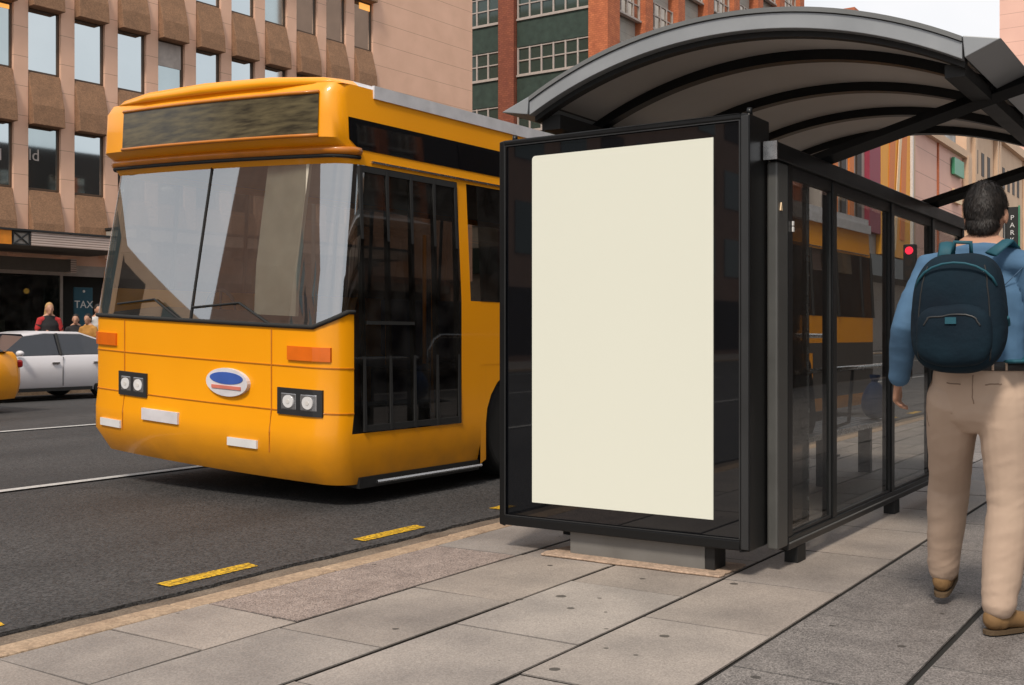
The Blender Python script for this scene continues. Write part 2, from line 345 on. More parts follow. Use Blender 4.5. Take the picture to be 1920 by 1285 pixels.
# kerb: separate stones
g = MB(); x = -4.0
while x < 60:
    L = random.uniform(.85, 1.25); y0 = 3.735 + random.uniform(-.004, .006)
    n = 7; pts_a = []; pts_b = []
    g.box(x + .004, x + L - .004, y0, 3.872 + random.uniform(-.008, .006), -.16, random.uniform(-.004, .003)); x += L
kb = g.build('kerb', 'kerb', bevel=.012, seg=2); tag(kb, kind='structure')
# near pavement of individual slabs
rows = [(3.19, 3.728), (2.655, 3.19), (2.075, 2.655), (1.51, 2.075), (.935, 1.51), (.37, .935), (-.2, .37), (-.77, -.2), (-1.34, -.77), (-1.9, -1.34), (-2.5, -1.9), (-3.1, -2.5), (-3.7, -3.1), (-4.4, -3.7)]
joints = {0: [1.35, 2.3, 2.78, 3.27, 4.88], 1: [1.4, 2.27, 3.16, 4.01], 2: [1.8, 2.7, 3.6, 4.52], 3: [1.4, 2.3, 3.18, 4.11, 4.95], 4: [1.9, 2.78, 3.66, 4.54], 5: [1.4, 2.3, 3.15, 4.06, 4.97]}
for agg in (0, 1):
    g = MB()
    for ri, (ya, yb) in enumerate(rows):
        js = list(joints.get(ri, [1.3 + .45 * (ri % 2), 2.2 + .45 * (ri % 2)]))
        while js[-1] < 50: js.append(js[-1] + .9)
        while js[0] > -7: js.insert(0, js[0] - .9)
        for a, b in zip(js, js[1:]):
            isagg = (ri >= 4) or (ri == 0 and 3.2 < (a + b) / 2 < 4.9) or (ri > 1 and a > 9)
            rnd = random.random(); t = .86 + .24 * random.random(); w = random.uniform(-.02, .02)
            if isagg != bool(agg): continue
            gy, gx = (.0065, .0035)
            if ri >= 3: gy = .009
            z = [random.uniform(-.0025, .0025) for _ in range(4)]
            if ri == 5: z = [q - .004 for q in z]
            x0, x1, y0, y1 = a + gx, b - gx, ya + gy, yb - gy
            c = .003
            top = [(x0 + c, y0 + c, z[0]), (x1 - c, y0 + c, z[1]), (x1 - c, y1 - c, z[2]), (x0 + c, y1 - c, z[3])]
            mid = [(x0, y0, z[0] - .004), (x1, y0, z[1] - .004), (x1, y1, z[2] - .004), (x0, y1, z[3] - .004)]
            bot = [(p[0], p[1], -.03) for p in mid]
            g.add(top + mid + bot, [(0, 1, 2, 3)] + [(4 + i, 4 + (i + 1) % 4, (i + 1) % 4, i) for i in range(4)] + [(8 + i, 8 + (i + 1) % 4, 4 + (i + 1) % 4, 4 + i) for i in range(4)])
            if ri == 0 and isagg: tt = (1.38, 1.2, 1.12)
            elif isagg: tt = (t, t * .99, t * .99)
            else: tt = (t + w, t, t - w)
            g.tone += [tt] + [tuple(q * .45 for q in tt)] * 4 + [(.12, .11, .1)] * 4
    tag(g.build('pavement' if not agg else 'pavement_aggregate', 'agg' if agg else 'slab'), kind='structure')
tag(MB().box(-7, 50, -4.4, 3.8, -.2, -.008).build('pavement_base', 'dirt'), kind='structure')
tag(MB().box(50, 380, -4.4, 3.86, -.2, -.002).build('pavement_beyond', 'fground'), kind='structure')
g = MB().box(-150, 35.3, 20.6, 60, -.5, .02).box(43.7, 380, 20.6, 60, -.5, .02); tag(g.build('far_pavement', 'fground'), kind='structure')
tag(MB().box(-150, 35.3, 20.42, 20.595, -.5, .03).box(43.7, 380, 20.42, 20.595, -.5, .03).build('far_kerb', 'kerb'), kind='structure')

# ------------------------------------------------------------------ left office building across the street
t0 = 28.0; c_, s_ = math.cos(R(33.44)), math.sin(R(33.44))
P0 = (t0 * c_ - .434 * t0 * s_, t0 * s_ + .434 * t0 * c_)
ob = empty('office_building', (P0[0], P0[1], 0), R(-3.82), 'pink stone office block with sloping brown panels between its windows, behind the yellow bus', 'building')
# local: x along facade, y into the building, module m
m_ = 1.268; NM0, NM1 = -2, 10; xe = 17.6; pw = .20
g = MB()
g.box(NM0 * m_, xe, 1.0, 14, 0, 20)            # mass behind
for i in range(NM0, NM1 + 1):                   # pilasters
    x0 = i * m_ - .38; g.box(x0, i * m_, .0, 1.0, 3.2, 20)
g.box(NM1 * m_ - .0, xe, .0, 1.0, 3.2, 20); g.box(NM0 * m_, xe, .3, 1.0, 3.0, 3.4)
g.box(xe - .9, xe - .001, .3, 1.0, 0, 3.2)
g.build('wall', 'stone', ob)
MB().box(13.9, 14.75, -.012, -.002, 14.4, 17).build('wall_patch', 'ban_c', ob)
rowsz = [4.85 + 2.97 * k for k in range(5)]
for i in range(NM0, NM1):
    x0, x1 = i * m_, (i + 1) * m_ - .38
    for k, zs in enumerate(rowsz):
        g = MB(); zt = zs + 1.62
        for q in ((x0, x0 + .03), (x1 - .05, x1)): g.box(q[0], q[1], .09, .24, zs, zt)
        g.box(x0 + .03, x1 - .05, .09, .24, zt - .04, zt); g.box(x0 + .03, x1 - .05, .12, .26, zs, zs + .05)
        f = g.build('window', 'brown_frame', ob)
        MB().box(x0 + .03, x1 - .05, .125, .14, zs + .05, zt - .04).build('pane', 'mirror_glass' if (i * 7 + k * 3) % 4 else 'mirror_glass_b', f)
        if k > 1 and i > 5 or (i == -1 and k == 1): MB().box(x0 + .25 + .1 * (i % 2), x1 - .06, .105, .123, zt - .26 + .05 * (i % 3), zt - .06).build('ceiling_light', 'warm', f)
        if (i * 5 + k * 2) % 7 == 3: MB().box(x0 + .04, x1 - .06, .106, .122, zs + .9, zt - .05).build('blind', 'wframe', f)
        # sloping panel below the sill
        zb = zs - 1.36
        if zb > 3:
            pr = [(.30, zs - .02), (.03, zs - .02), (-.20, zs - .86), (-.24, zb), (.30, zb)]
            MB().prism(pr, 0, x0 + .012, x1 - .012).build('spandrel_panel', 'spandrel', ob, bevel=.012, seg=1)
text('window_lettering', 'ld', .42, 'wframe', ob, (.22, .118, 5.72), (R(90), 0, 0))
text('window_lettering', 'q', .42, 'wframe', ob, (-.72, .118, 5.72), (R(90), 0, 0))
# ground floor shopfront
g = MB()
g.box(NM0 * m_, xe - .9, .9, .99, .0, 3.0); g.build('shop_back_wall', 'shop_dark', ob)
g = MB()
for x in (-2.5, -1.2, 1.05, 4.3, 7.4, 10.5, 13.4): g.box(x, x + .07, .3, .38, .02, 2.72)
g.box(-2.5, 16.6, .3, .38, 2.72, 3.0); g.box(-2.5, 1.1, .28, .40, .02, .12); g.build('shopfront_frame', 'wframe', ob)
MB().box(-2.4, 1.05, .33, .345, .12, 2.72).build('shop_window', 'shop_glass', ob)
for x in (4.37, 7.47, 10.57): MB().box(x, x + 3.02, .33, .345, .12, 2.72).build('shop_window', 'shop_glass', ob)
g = MB()
for a in range(6): g.box(-2.4 + a * .6, -2.0 + a * .6, .75, .88, .3 + .1 * (a % 3), 1.2 + .35 * (a % 2))
g.build('shop_display', 'wframe', ob)
for x, z in ((-1.9, 2.3), (-.9, 2.35), (.3, 2.3), (5.2, 2.3), (8.6, 2.3)): MB().ball((x, .62, z), .07).build('added_shop_lamp', 'warm', ob, smooth=True)  # invented glowing globes, added to make the shop interior visible
# awnings (things of their own)
dirx = Vector((math.cos(R(-3.82)), math.sin(R(-3.82)), 0)); diry = Vector((-dirx.y, dirx.x, 0))
def obw(x, y, z=0): return Vector((P0[0], P0[1], 0)) + dirx * x + diry * y + Vector((0, 0, z))
aw = empty('awning', obw(0, 0), R(-3.82), 'lower ribbed awning with a crossed square panel and orange end, left of the bus', 'awning')
xb = 1.65
MB().box(-1.46, xb, -2.75, -2.70, 3.19, 3.50).build('fascia', 'awn', aw)
MB().box(-7, -1.93, -2.75, -2.70, 3.19, 3.50).build('fascia', 'orange_aw', aw)['label'] = 'orange stretch of awning fascia'
def xpanel(par, x0, x1, y, z0, z1):
    g = MB(); g.box(x0, x0 + .03, y - .03, y, z0, z1); g.box(x1 - .03, x1, y - .03, y, z0, z1); g.box(x0, x1, y - .025, y - .005, z0, z0 + .03); g.box(x0, x1, y - .025, y - .005, z1 - .03, z1)
    g.tube([(x0, y - .015, z0), (x1, y - .015, z1)], .018, 6); g.tube([(x0, y - .016, z1), (x1, y - .016, z0)], .018, 6)
    g.build('crossed_bracing', 'dk_metal', par)
    MB().box(x0, x1, y + .005, y + .03, z0, z1).build('brace_backing', 'awn_grey', par)
xpanel(aw, -1.90, -1.48, -2.71, 3.19, 3.50)
MB().box(-7, xb, -2.70, .0, 3.23, 3.47).build('deck', 'awn_under', aw)
MB().box(-7, xb + .02, -2.78, .0, 3.505, 3.55).build('capping', 'dk_metal', aw)
aw2 = empty('awning', obw(0, 0), R(-3.82), 'upper ribbed awning with a crossed square panel, seen just above the bus bonnet line', 'awning')
ya = -1.55; xa = 2.05
MB().box(xa, xa + .03, ya, 0, 3.65, 3.92).build('side_panel', 'awn_grey', aw2)
xpanel(aw2, xa + .01, xa + .40, ya, 3.62, 3.94)
MB().box(xa + .42, 12.6, ya - .03, ya + .02, 3.62, 3.92).build('fascia', 'awn', aw2)
MB().box(xa + .031, 12.6, ya + .031, 0, 3.66, 3.90).build('deck', 'awn_under', aw2)
MB().box(xa - .03, 12.62, ya - .05, 0, 3.942, 4.0).build('capping', 'dk_metal', aw2)
# hanging shop sign beam
hs = empty('hanging_sign_box', obw(0, 0), R(-3.82), 'long brown sign box with a pale end hanging under the lower awning', 'sign')
MB().box(-3.5, .55, -1.0, -.75, 2.75, 3.05).build('box', 'awn_under', hs); MB().box(.551, .70, -1.02, -.73, 2.73, 3.07).build('end_cap', 'awn', hs)
tx = empty('tax_sign', obw(1.28, -.4), R(-3.82), 'teal panel sign reading TAX in the dark shop entrance', 'sign')
MB().box(-.26, .26, 0, .06, .05, 2.4).build('panel', 'teal', tx, bevel=.01)
text('lettering', 'TAX', .27, 'white', tx, (0, -.008, 1.95), (R(90), 0, 0)); MB().ball((0, -.01, 2.3), (.035, .02, .035)).build('emblem', 'white', tx, smooth=True)

# ------------------------------------------------------------------ green and brick corner building
XG, YG = 44.5, 24.3
gb = empty('brick_warehouse', (XG, YG, 0), 0, 'tall brick corner building with dark green side panels and grey front panels', 'building')
bay = 3.68; nb = 7; HB = 30
MB().box(.35, nb * bay + .3, .35, 16, 0, HB).build('wall', 'grey_panel', gb)
# side face pieces (plane x=0, facing the camera's left)
def pier(x0, x1, y0, y1, m='brick'): MB().box(x0, x1, y0, y1, 0, HB + .5).build('pier', m, gb)
pier(-.25, .9, -.25, .76)
for y0 in (4.87, 10.2, 15.4): pier(-.18, .5, y0, y0 + .9, 'brick_d')
for k in range(1, nb + 1): pier(k * bay - .1, k * bay + .7, -.22, .45)
zb = [10.9 + 2.68 * k - 8.04 for k in range(11)]
def gridwin(par, face, a0, a1, z0, z1, n):
    """window on the side (face 0: plane x) or front (face 1: plane y)"""
    g = MB(); d = .05
    def bx(a, b, z, w, p0, p1):
        if face == 0: g.box(p0, p1, a, b, z, w)
        else: g.box(a, b, p0, p1, z, w)
    step = (a1 - a0) / n
    for i in range(n + 1): bx(a0 + i * step - .04, a0 + i * step + .04, z0, z1, .06, .16)
    for z in (z0, (z0 + z1) / 2, z1 - .06): bx(a0 + .04, a1 - .04, z, z + .055, .075, .15)
    bx(a0 - .04, a1 + .04, z0 - .09, z0 - .003, -.02, .2)
    f = g.build('window', 'wframe', par); g = MB(); bx(a0, a1, z0, z1, .12, .13); g.build('pane', 'gglass' if face == 0 else 'shop_pane', f)
M['shop_pane'] = mat('lit_reflecting_glass', (.50, .42, .34), .05, metal=.8, c2=(.3, .25, .2), ns=1.5)
for k, z in enumerate(zb):
    if z > HB - 2: continue
    for y0, y1, n in ((.8, 4.83, 6), (5.82, 7.9, 3)):
        MB().box(.05, .349, y0, y1, z + 1.34, z + 2.59).build('spandrel_panel', 'green_panel', gb)
        if 9 < z < 19: gridwin(gb, 0, y0 + .04, y1 - .04, z, z + 1.32, n)
    if 9 < z < 24:
        for b in range(nb):
            if (b > 1 and z < 15): continue
            x0 = b * bay + (.72 if b else .95)
            gridwin(gb, 1, x0 + .06, (b + 1) * bay - .16, z, z + 1.32, 4)
rt = MB().box(47.5, 55.5, 2.7, 6, 0, 28.2).build('brick_tower', 'brick'); rt.location = (XG, YG, 0)
tag(rt, 'plain orange brick tower top showing just above the shelter roof', 'building')

# ------------------------------------------------------------------ far street front beyond (plane Y ~ 24)
FB = empty('theatre_building', (78, 24, 0), 0, 'distant building wrapped in tall yellow and orange banners, seen under the shelter roof', 'building')
MB().box(-3.5, 20.8, .1, 14, 0, 21).build('wall', 'wframe', FB)
MB().box(6.6, 9.6, -.3, .09, 9, 20).build('banner', 'ban_m', FB)
MB().box(9.7, 18.6, -.3, .09, 7.5, 20).build('banner', 'ban_y', FB)
for a, b, c, d in ((11.6, 13.0, 14.0, 12.2), (15.2, 16.6, 17.6, 15.9)):
    MB().prism([(a, 9), (b, 9), (c, 19), (d, 19)], 1, -.35, -.31).build('banner_stripe', 'ban_o', FB)
MB().prism([(12.9, 8), (13.6, 8), (16.0, 19.5), (15.2, 19.5)], 1, -.42, -.36).build('banner_stripe', 'ban_c', FB)
MB().box(18.65, 18.95, -.5, -.1, 5, 20).build('edge_trim', 'white', FB); MB().box(18.96, 20.8, -.2, .09, 0, 20).build('pier', 'beige_wall', FB)
for i in range(5): MB().box(-3.3 + i * 1.9, -2.2 + i * 1.9, -.05, .09, 9.5, 19).build('wall_stripe', 'ban_o' if i % 2 else 'dwin', FB)
MB().box(-3.5, 20.8, -3.2, -.5, 5.2, 6.6).build('street_canopy', 'sign_dark', FB)
PB = empty('pink_building', (98.9, 24, 0), 0, 'distant windowless pink rendered building with a green wall sign', 'building')
MB().box(0, 21.5, 0, 14, 0, 19.3).build('wall', 'pink_wall', PB)
MB().box(0, 21.6, -.5, 0, 19.0, 19.7).build('cornice', 'beige_wall', PB); MB().box(5, 19.5, .6, 1, 19.75, 23.6).build('roof_picture_board', 'photo_board', PB)
MB().box(8.7, 9.0, -.15, -.01, 6, 19).build('downpipe', 'brick', PB); MB().box(14.3, 18.6, -.4, -.1, 16.8, 18.4).build('wall_sign', 'sign_green', PB); MB().box(14.6, 17.9, -.35, -.1, 14.1, 15.4).build('wall_sign', 'ban_c', PB)
MB().box(19.6, 21.4, -.6, -.02, 0, 19.2).build('pier', 'beige_wall', PB); MB().box(-.2, 21, -2.5, -.05, 4.6, 5.4).build('street_canopy', 'sign_dark', PB)
for i in range(5): MB().box(.8 + i * 3.6, 3.6 + i * 3.6, -.06, -.01, .4, 4).build('shop_window', 'dwin', PB)
BB = empty('stone_building', (120.6, 24, 0), 0, 'distant beige stone building with rows of small dark windows, furthest along the street', 'building')
MB().box(0, 62, 0, 16, 0, 24.6).build('wall', 'beige_wall', BB); MB().box(-.3, 62, -.6, -.01, 23.4, 24.4).build('cornice', 'beige_wall', BB)
for k in range(4):
    for i in range(14):
        x = 4.2 + i * 3.3 + (2.4 if i > 2 else 0) + (2.4 if i > 7 else 0); z = 4.6 + k * 4.6
        w = MB().box(x, x + 1.5, -.04, .0, z, z + 2.5).build('window', 'dwin', BB)
for x in (2.2, 14.4, 15.8, 33.8): MB().box(x, x + .9, -.45, -.02, 0, 23.3).build('pilaster', 'beige_wall', BB)
TB = MB().box(0, 22, 0, 6, 0, 60).build('tower_block', 'pink_wall'); TB.location = (143.2, 24.6 + .4, 0); TB.location = (185, 26, 0)
tag(TB, 'plain pale pink tower rising at the top right corner above the shelter roof', 'building')
ps = empty('parking_sign', (38.9, 6.58, 0), 0, 'tall narrow black sign reading PARKING vertically, beside the head of the walking man', 'sign')
# near side buildings (seen mirrored in the windows and the display glass)
def simple_building(name, x0, x1, y0, y1, h, wallm, label, face, dx=3.2, dz=3.4, z0=4.5):
    b = empty(name, (x0, y0, 0), 0, label, 'building'); MB().box(0, x1 - x0, 0, y1 - y0, 0, h).build('wall', wallm, b)
    cnt = 0; yy = (y1 - y0) if face > 0 else 0; z = z0
    while z < h - 2 and cnt < 96:
        x = 1.0
        while x < x1 - x0 - 2 and cnt < 96:
            MB().box(x, x + dx * .62, yy - (.03 if face < 0 else .0), yy + (.03 if face > 0 else .0), z, z + dz * .55).build('window', ('mirror_glass' if cnt % 5 else 'dwin') if face > 0 else ('gglass' if cnt % 3 else 'dwin'), b); cnt += 1; x += dx
        z += dz
    g = MB(); g.box(0, x1 - x0, yy - (.05 if face < 0 else 0), yy + (.05 if face > 0 else 0), .3, 3.3); g.build('shopfront', 'dwin', b)
simple_building('arcade_building', 2.5, 47, -16, -4.6, 11.2, 'dark_wall', 'low dark building lining the near pavement, only mirrored in the windows', 1)
simple_building('corner_tower', 62, 95, -24, -5.5, 34, 'brown_wall', 'tall brown block further along the near pavement, only mirrored in the windows', 1, 4.5, 4)
simple_building('brown_block', -120, -22, 26.8, 40, 22, 'brown_wall', 'long brown block across the road behind the camera, mirrored in the display glass', -1, 3.9, 4.2, 4.8)
simple_building('low_shop_block', -21, 9.5, 26.8, 36, 7.2, 'beige_wall', 'low beige shop block across the road left of the view, mirrored in the bus windscreen', -1, 5.2, 4.6, 4.2)

# ------------------------------------------------------------------ street lamp, traffic signal, far signs
lp = empty('street_lamp', (22, 20.9, 0), 0, 'street lamp with a white globe head on a curved arm above the bus roof', 'street lamp')
lx = Vector((0, 0, 0))
MB().tube([(0, 0, 0), (0, 0, 3.2), (0, 0, 5.7)], [.09, .07, .05], 12).build('pole', 'grey_metal', lp, smooth=True)
MB().tube([(0, 0, 5.7), (.25, 0, 5.75), (1.0, -.1, 5.86), (1.5, -.15, 5.9)], .03, 8).build('arm', 'silver', lp, smooth=True)
MB().ball((1.75, -.17, 5.9), (.26, .2, .16)).build('globe', 'globe', lp, smooth=True); MB().cyl((1.42, -.16, 5.9), .07, .16, 0).build('socket', 'blk', lp, smooth=True)
# PARKING blade: post + blade
MB().tube([(0, 0, 0), (0, 0, 5.7)], .05, 10).build('post', 'dk_metal', ps, smooth=True)
MB().box(-.06, .06, -.42, -.06, 3.0, 5.30).build('blade', 'sign_dark', ps); MB().box(-.065, .065, -.46, -.422, 3.0, 5.34).build('blade_edge', 'sign_green', ps)
for i, ch in enumerate('PARKING'): text('letter', ch, .22, 'white', ps, (-.065, -.24, 4.95 - i * .24), (R(90), 0, R(-90)), .003)
ts = empty('traffic_signal', (30.0, 7.7, 0), 0, 'traffic signal showing red, seen through the shelter glass beside the backpack', 'traffic light')
ts.location = (32.7, 8.02, RZ)

# ------------------------------------------------------------------ advertising display
ad = empty('advertising_display', (5.0, 2.67, 0), 0, 'black framed street advertising case with a blank cream poster', 'advertising display')
y0, y1, z0, z1 = -.71, .715, .13, 2.2
g = MB(); g.box(0, .26, y0, y0 + .045, z0, z1); g.box(0, .26, y1 - .035, y1, z0, z1)
g.box(.0, .26, y0 + .045, y1 - .035, z0, z0 + .05); g.box(.0, .26, y0 + .045, y1 - .035, z1 - .022, z1)
g.build('frame', 'black_metal', ad, bevel=.006)
MB().box(.012, .25, y0 + .045, y1 - .035, z0 + .05, z1 - .022).build('glass_front', 'adglass', ad)
g = MB(); g.box(-.004, .002, y0 + .046, y0 + .052, z0 + .055, z1 - .026); g.box(-.004, .002, y1 - .042, y1 - .036, z0 + .055, z1 - .026); g.box(-.004, .002, y0 + .052, y1 - .042, z0 + .052, z0 + .057); g.box(-.004, .002, y0 + .052, y1 - .042, z1 - .03, z1 - .025)
g.build('bead_trim', 'dk_metal', ad)
MB().box(-.008, .0, y0 + .004, y0 + .04, z0 + .01, z1 - .01).build('hinge_strip', 'dk_metal', ad, bevel=.002)
r = .02; py0, py1, pz0, pz1 = 2.147 - 2.67, 3.178 - 2.67, .265, 2.105
poly = [(py0, pz0), (py1, pz0), (py1, pz1 - r)] + [(py1 - r + r * math.cos(a), pz1 - r + r * math.sin(a)) for a in [R(q) for q in (15, 30, 45, 60, 75)]] + [(py1 - r, pz1), (py0, pz1)]
MB().prism(poly, 0, .006, .0115).build('poster', 'poster', ad)
MB().box(.05, .2, -.46, .30, .0, z0 - .001).build('plinth', 'plinth', ad, bevel=.004); MB().box(.055, .19, -.51, -.463, .0, z0 - .001).build('plinth_foot', 'blk', ad)
for y in (y0 + .02, y1 - .07): MB().cyl((.05, y, z1), .016, .035, 2, 12, .013).build('lock_stud', 'black_metal', ad, smooth=True)
g = MB(); n = 40; pa = []; 
for i in range(n):
    a = 2 * math.pi * i / n; ca, sa = math.cos(a), math.sin(a); q = max(abs(ca), abs(sa)); jx = 1 + .05 * noise.noise(Vector((ca * 3, sa * 3, 1)))
    pa.append((.12 + ca / q * .17 * jx, -.08 + sa / q * .50 * jx))
g.prism(pa, 2, .001, .012); mb_ = g.build('mortar_bed', 'mortar', bevel=.008); mb_.location = (5.0, 2.67, 0)
tag(mb_, kind='structure')

# ------------------------------------------------------------------ bus shelter
sh = empty('bus_shelter', (5.3, 1.95, 0), 0, 'black framed glass bus shelter with a curved ribbed roof', 'bus shelter')
sh.location = (0, 0, 0)
YC, RR, ZT = 2.22, 2.45, 2.775; HW = 1.15; XE = 8.72
ARC = [(YC + HW - 2 * HW * i / 36) for i in range(37)]
def az(y, d=0): return ZT - d - (RR - math.sqrt(RR * RR - (y - YC) ** 2))
def arcband(x0, x1, d0, d1, name, m, hw=HW, smooth=False, bevel=0):
    ys = [YC + hw - 2 * hw * i / 36 for i in range(37)]; g = MB()
    a = [(x0, y, az(y, d0)) for y in ys]; b = [(x1, y, az(y, d0)) for y in ys]; c = [(x1, y, az(y, d1)) for y in ys]; d = [(x0, y, az(y, d1)) for y in ys]
    g.strip(a, b); g.strip(b, c); g.strip(c, d); g.strip(d, a)
    for i in (0, 36): g.add([a[i], b[i], c[i], d[i]], [(0, 1, 2, 3)])
    return g.build(name, m, sh, smooth=False, bevel=bevel)
arcband(5.30, XE, .0, .018, 'roof_sheet', 'dk_metal'); arcband(5.36, XE - .05, .045, .052, 'soffit', 'soffit', HW - .05)
arcband(5.28, 5.34, .022, .098, 'fascia', 'fascia', bevel=.003)
arcband(5.34, 5.40, .019, .125, 'rib', 'blk')
arcband(5.27, 5.30, -.004, .019, 'fascia_cap', 'grey_metal')
for x in (5.97, 6.9, 7.79, XE - .1): arcband(x, x + .08, .019 if x > 8 else .0521, .108, 'rib', 'black_metal')
arcband(XE - .001, XE + .04, .0, .10, 'fascia', 'fascia')
def nose(pts, name='eave'):
    return MB().prism(pts, 0, 5.275, XE + .04).build(name, 'fascia', sh, bevel=.004)
nose([(3.372, 2.495), (3.382, 2.395), (3.555, 2.425)]); nose([(1.068, 2.495), (1.058, 2.395), (.905, 2.46)])
MB().box(5.4, XE, 3.24, 3.36, 2.32, 2.40).build('eave_beam', 'blk', sh); MB().box(5.4, XE, 1.08, 1.17, 2.34, 2.40).build('eave_beam', 'blk', sh)
# back wall frame
yb0, yb1 = 1.90, 1.955; xm = [5.40, 6.12, 7.33, 8.44, 9.45]
MB().box(5.17, 9.5, 1.885, 1.95, 2.0, 2.085).build('top_rail', 'black_metal', sh, bevel=.004)
MB().box(5.155, 5.169, 1.883, 1.952, 1.998, 2.087).build('rail_end_cap', 'silver', sh)
MB().box(5.21, 5.36, 1.90, 1.955, .11, 1.998).build('post', mat('post_grey', (.085, .085, .08), .4), sh, bevel=.01)
MB().box(5.362, 9.5, 1.9, 1.95, .085, .15).build('bottom_rail', 'black_metal', sh, bevel=.004); MB().box(5.37, 9.45, 1.893, 1.899, .118, .124).build('rail_bead', 'grey_metal', sh)
for x in xm: MB().box(x - .035, x + .035, yb0 + .003, yb1 + .01, .151, 1.999).build('mullion', 'black_metal', sh, bevel=.003)
for a, b in zip(xm, xm[1:]):
    g = MB()
    for q in ((a + .036, a + .05), (b - .05, b - .036)): g.box(q[0], q[1], 1.912, 1.94, .152, 1.998)
    g.box(a + .05, b - .05, 1.912, 1.94, .152, .166); g.box(a + .05, b - .05, 1.912, 1.94, 1.94, 1.998)
    g.build('pane_frame', 'dk_metal', sh)
    MB().box(a + .05, b - .05, 1.922, 1.932, .166, 1.94).build('glass_pane', 'pane', sh)
MB().box(5.46, 5.84, 1.965, 1.99, .16, 1.97).build('smoked_panel', 'smoked', sh); MB().box(5.842, 5.856, 1.96, 1.995, .16, 1.97).build('panel_edge', 'silver', sh)
for x in (5.5, 7.35, 9.3): MB().box(x, x + .12, 1.9, 1.97, 0, .084).build('foot', 'blk', sh)
for x in (5.55, XE - .1): MB().box(x, x + .06, 3.25, 3.31, 0, 2.32).build('front_post', 'black_metal', sh)
for x in (6.02, 8.50):   # raking arms from the back wall to the outer eave
    MB().tube([(x + .03, 2.02, 2.10), (x + .03, 1.05, 2.375), (x + .03, .1, 2.62)], [(.03, .045)] * 3, 4).build('arm', 'black_metal', sh)
# outer wing roof
pr = [(.86, 2.52), (.4, 2.60), (-.1, 2.62), (-.1, 2.64), (.4, 2.62), (.86, 2.54)]
MB().prism(pr, 0, 6.1, XE).build('wing_roof', 'grey_metal', sh)
for x in (6.1, 6.5, 7.2, 7.9): MB().prism([(q[0], q[1] - .021) for q in pr[:3]] + [(-.1, 2.55), (.4, 2.53), (.86, 2.45)], 0, x + .012, x + .07).build('rib', 'blk', sh)
g = MB(); g.box(5.41, 5.423, 1.891, 1.899, 1.70, 1.722); g.box(5.41, 5.425, 1.891, 1.899, 1.67, 1.695); g.build('sticker', 'white', sh)
g = MB(); g.prism([(5.235, 1.76), (5.262, 1.76), (5.249, 1.80)], 1, 1.893, 1.899); g.build('sticker', 'ban_c', sh)
# bench
bn = empty('shelter_bench', (8.4, 2.7, 0), 0, 'slatted metal bench with a steel backrest rail inside the bus shelter', 'bench')
MB().box(-1.25, 1.25, -.2, -.185, .42, .455).build('seat_edge', 'silver', bn)
g = MB()
for i in range(7): g.box(-1.25, 1.25, -.18 + i * .062, -.13 + i * .062, .43, .45)
g.build('seat', mat('bench_slats', (.12, .15, .17), .4, metal=.5), bn)
MB().tube([(-1.25, -.22, .91), (1.25, -.22, .91)], .018, 10).build('backrest_rail', 'silver', bn, smooth=True)
for x in (-1.1, 0, 1.1):
    MB().tube([(x, -.22, .9), (x, -.19, .5), (x, 0, .42)], .015, 8).build('backrest_stay', 'dk_metal', bn, smooth=True); MB().box(x - .03, x + .03, -.05, .05, 0, .43).build('leg', 'dk_metal', bn)
# tubular hoop barrier on the kerb side
hb = empty('hoop_rail', (0, 0, 0), 0, 'tall rounded steel hoop rail standing beyond the shelter bench', 'railing')
MB().tube([(8.9, 3.3, 0), (8.9, 3.3, 1.0), (8.97, 3.3, 1.1), (9.07, 3.3, 1.15), (10.4, 3.3, 1.15), (10.5, 3.3, 1.1), (10.55, 3.3, 1.0), (10.55, 3.3, 0)][::-1], .022, 10).build('hoop', 'silver', hb, smooth=True)
MB().box(10.5, 10.6, 3.25, 3.35, 0, .02).build('base_plate', 'dk_metal', hb); MB().box(8.85, 8.95, 3.25, 3.35, 0, .02).build('base_plate', 'dk_metal', hb)
# blue bag by the glass
g = MB(); g.ball((0, 0, .2), (.14, .12, .2), 16, 12, lambda d: Vector((d.x * (1.1 - .25 * d.z), d.y * (1.1 - .25 * d.z), d.z)))
bb = empty('litter_bag', (8.9, 2.25, .45), 0, 'blue plastic bag standing on the bench end behind the shelter glass', 'bag'); g.build('sack', 'blue_bag', bb, smooth=True); MB().tube([(0, 0, .38), (.01, 0, .46)], [.03, .06], 10).build('knot', 'blue_bag', bb, smooth=True)
bb.location = (9.5, 2.62, .452); bb.scale = (.8, .8, .8)
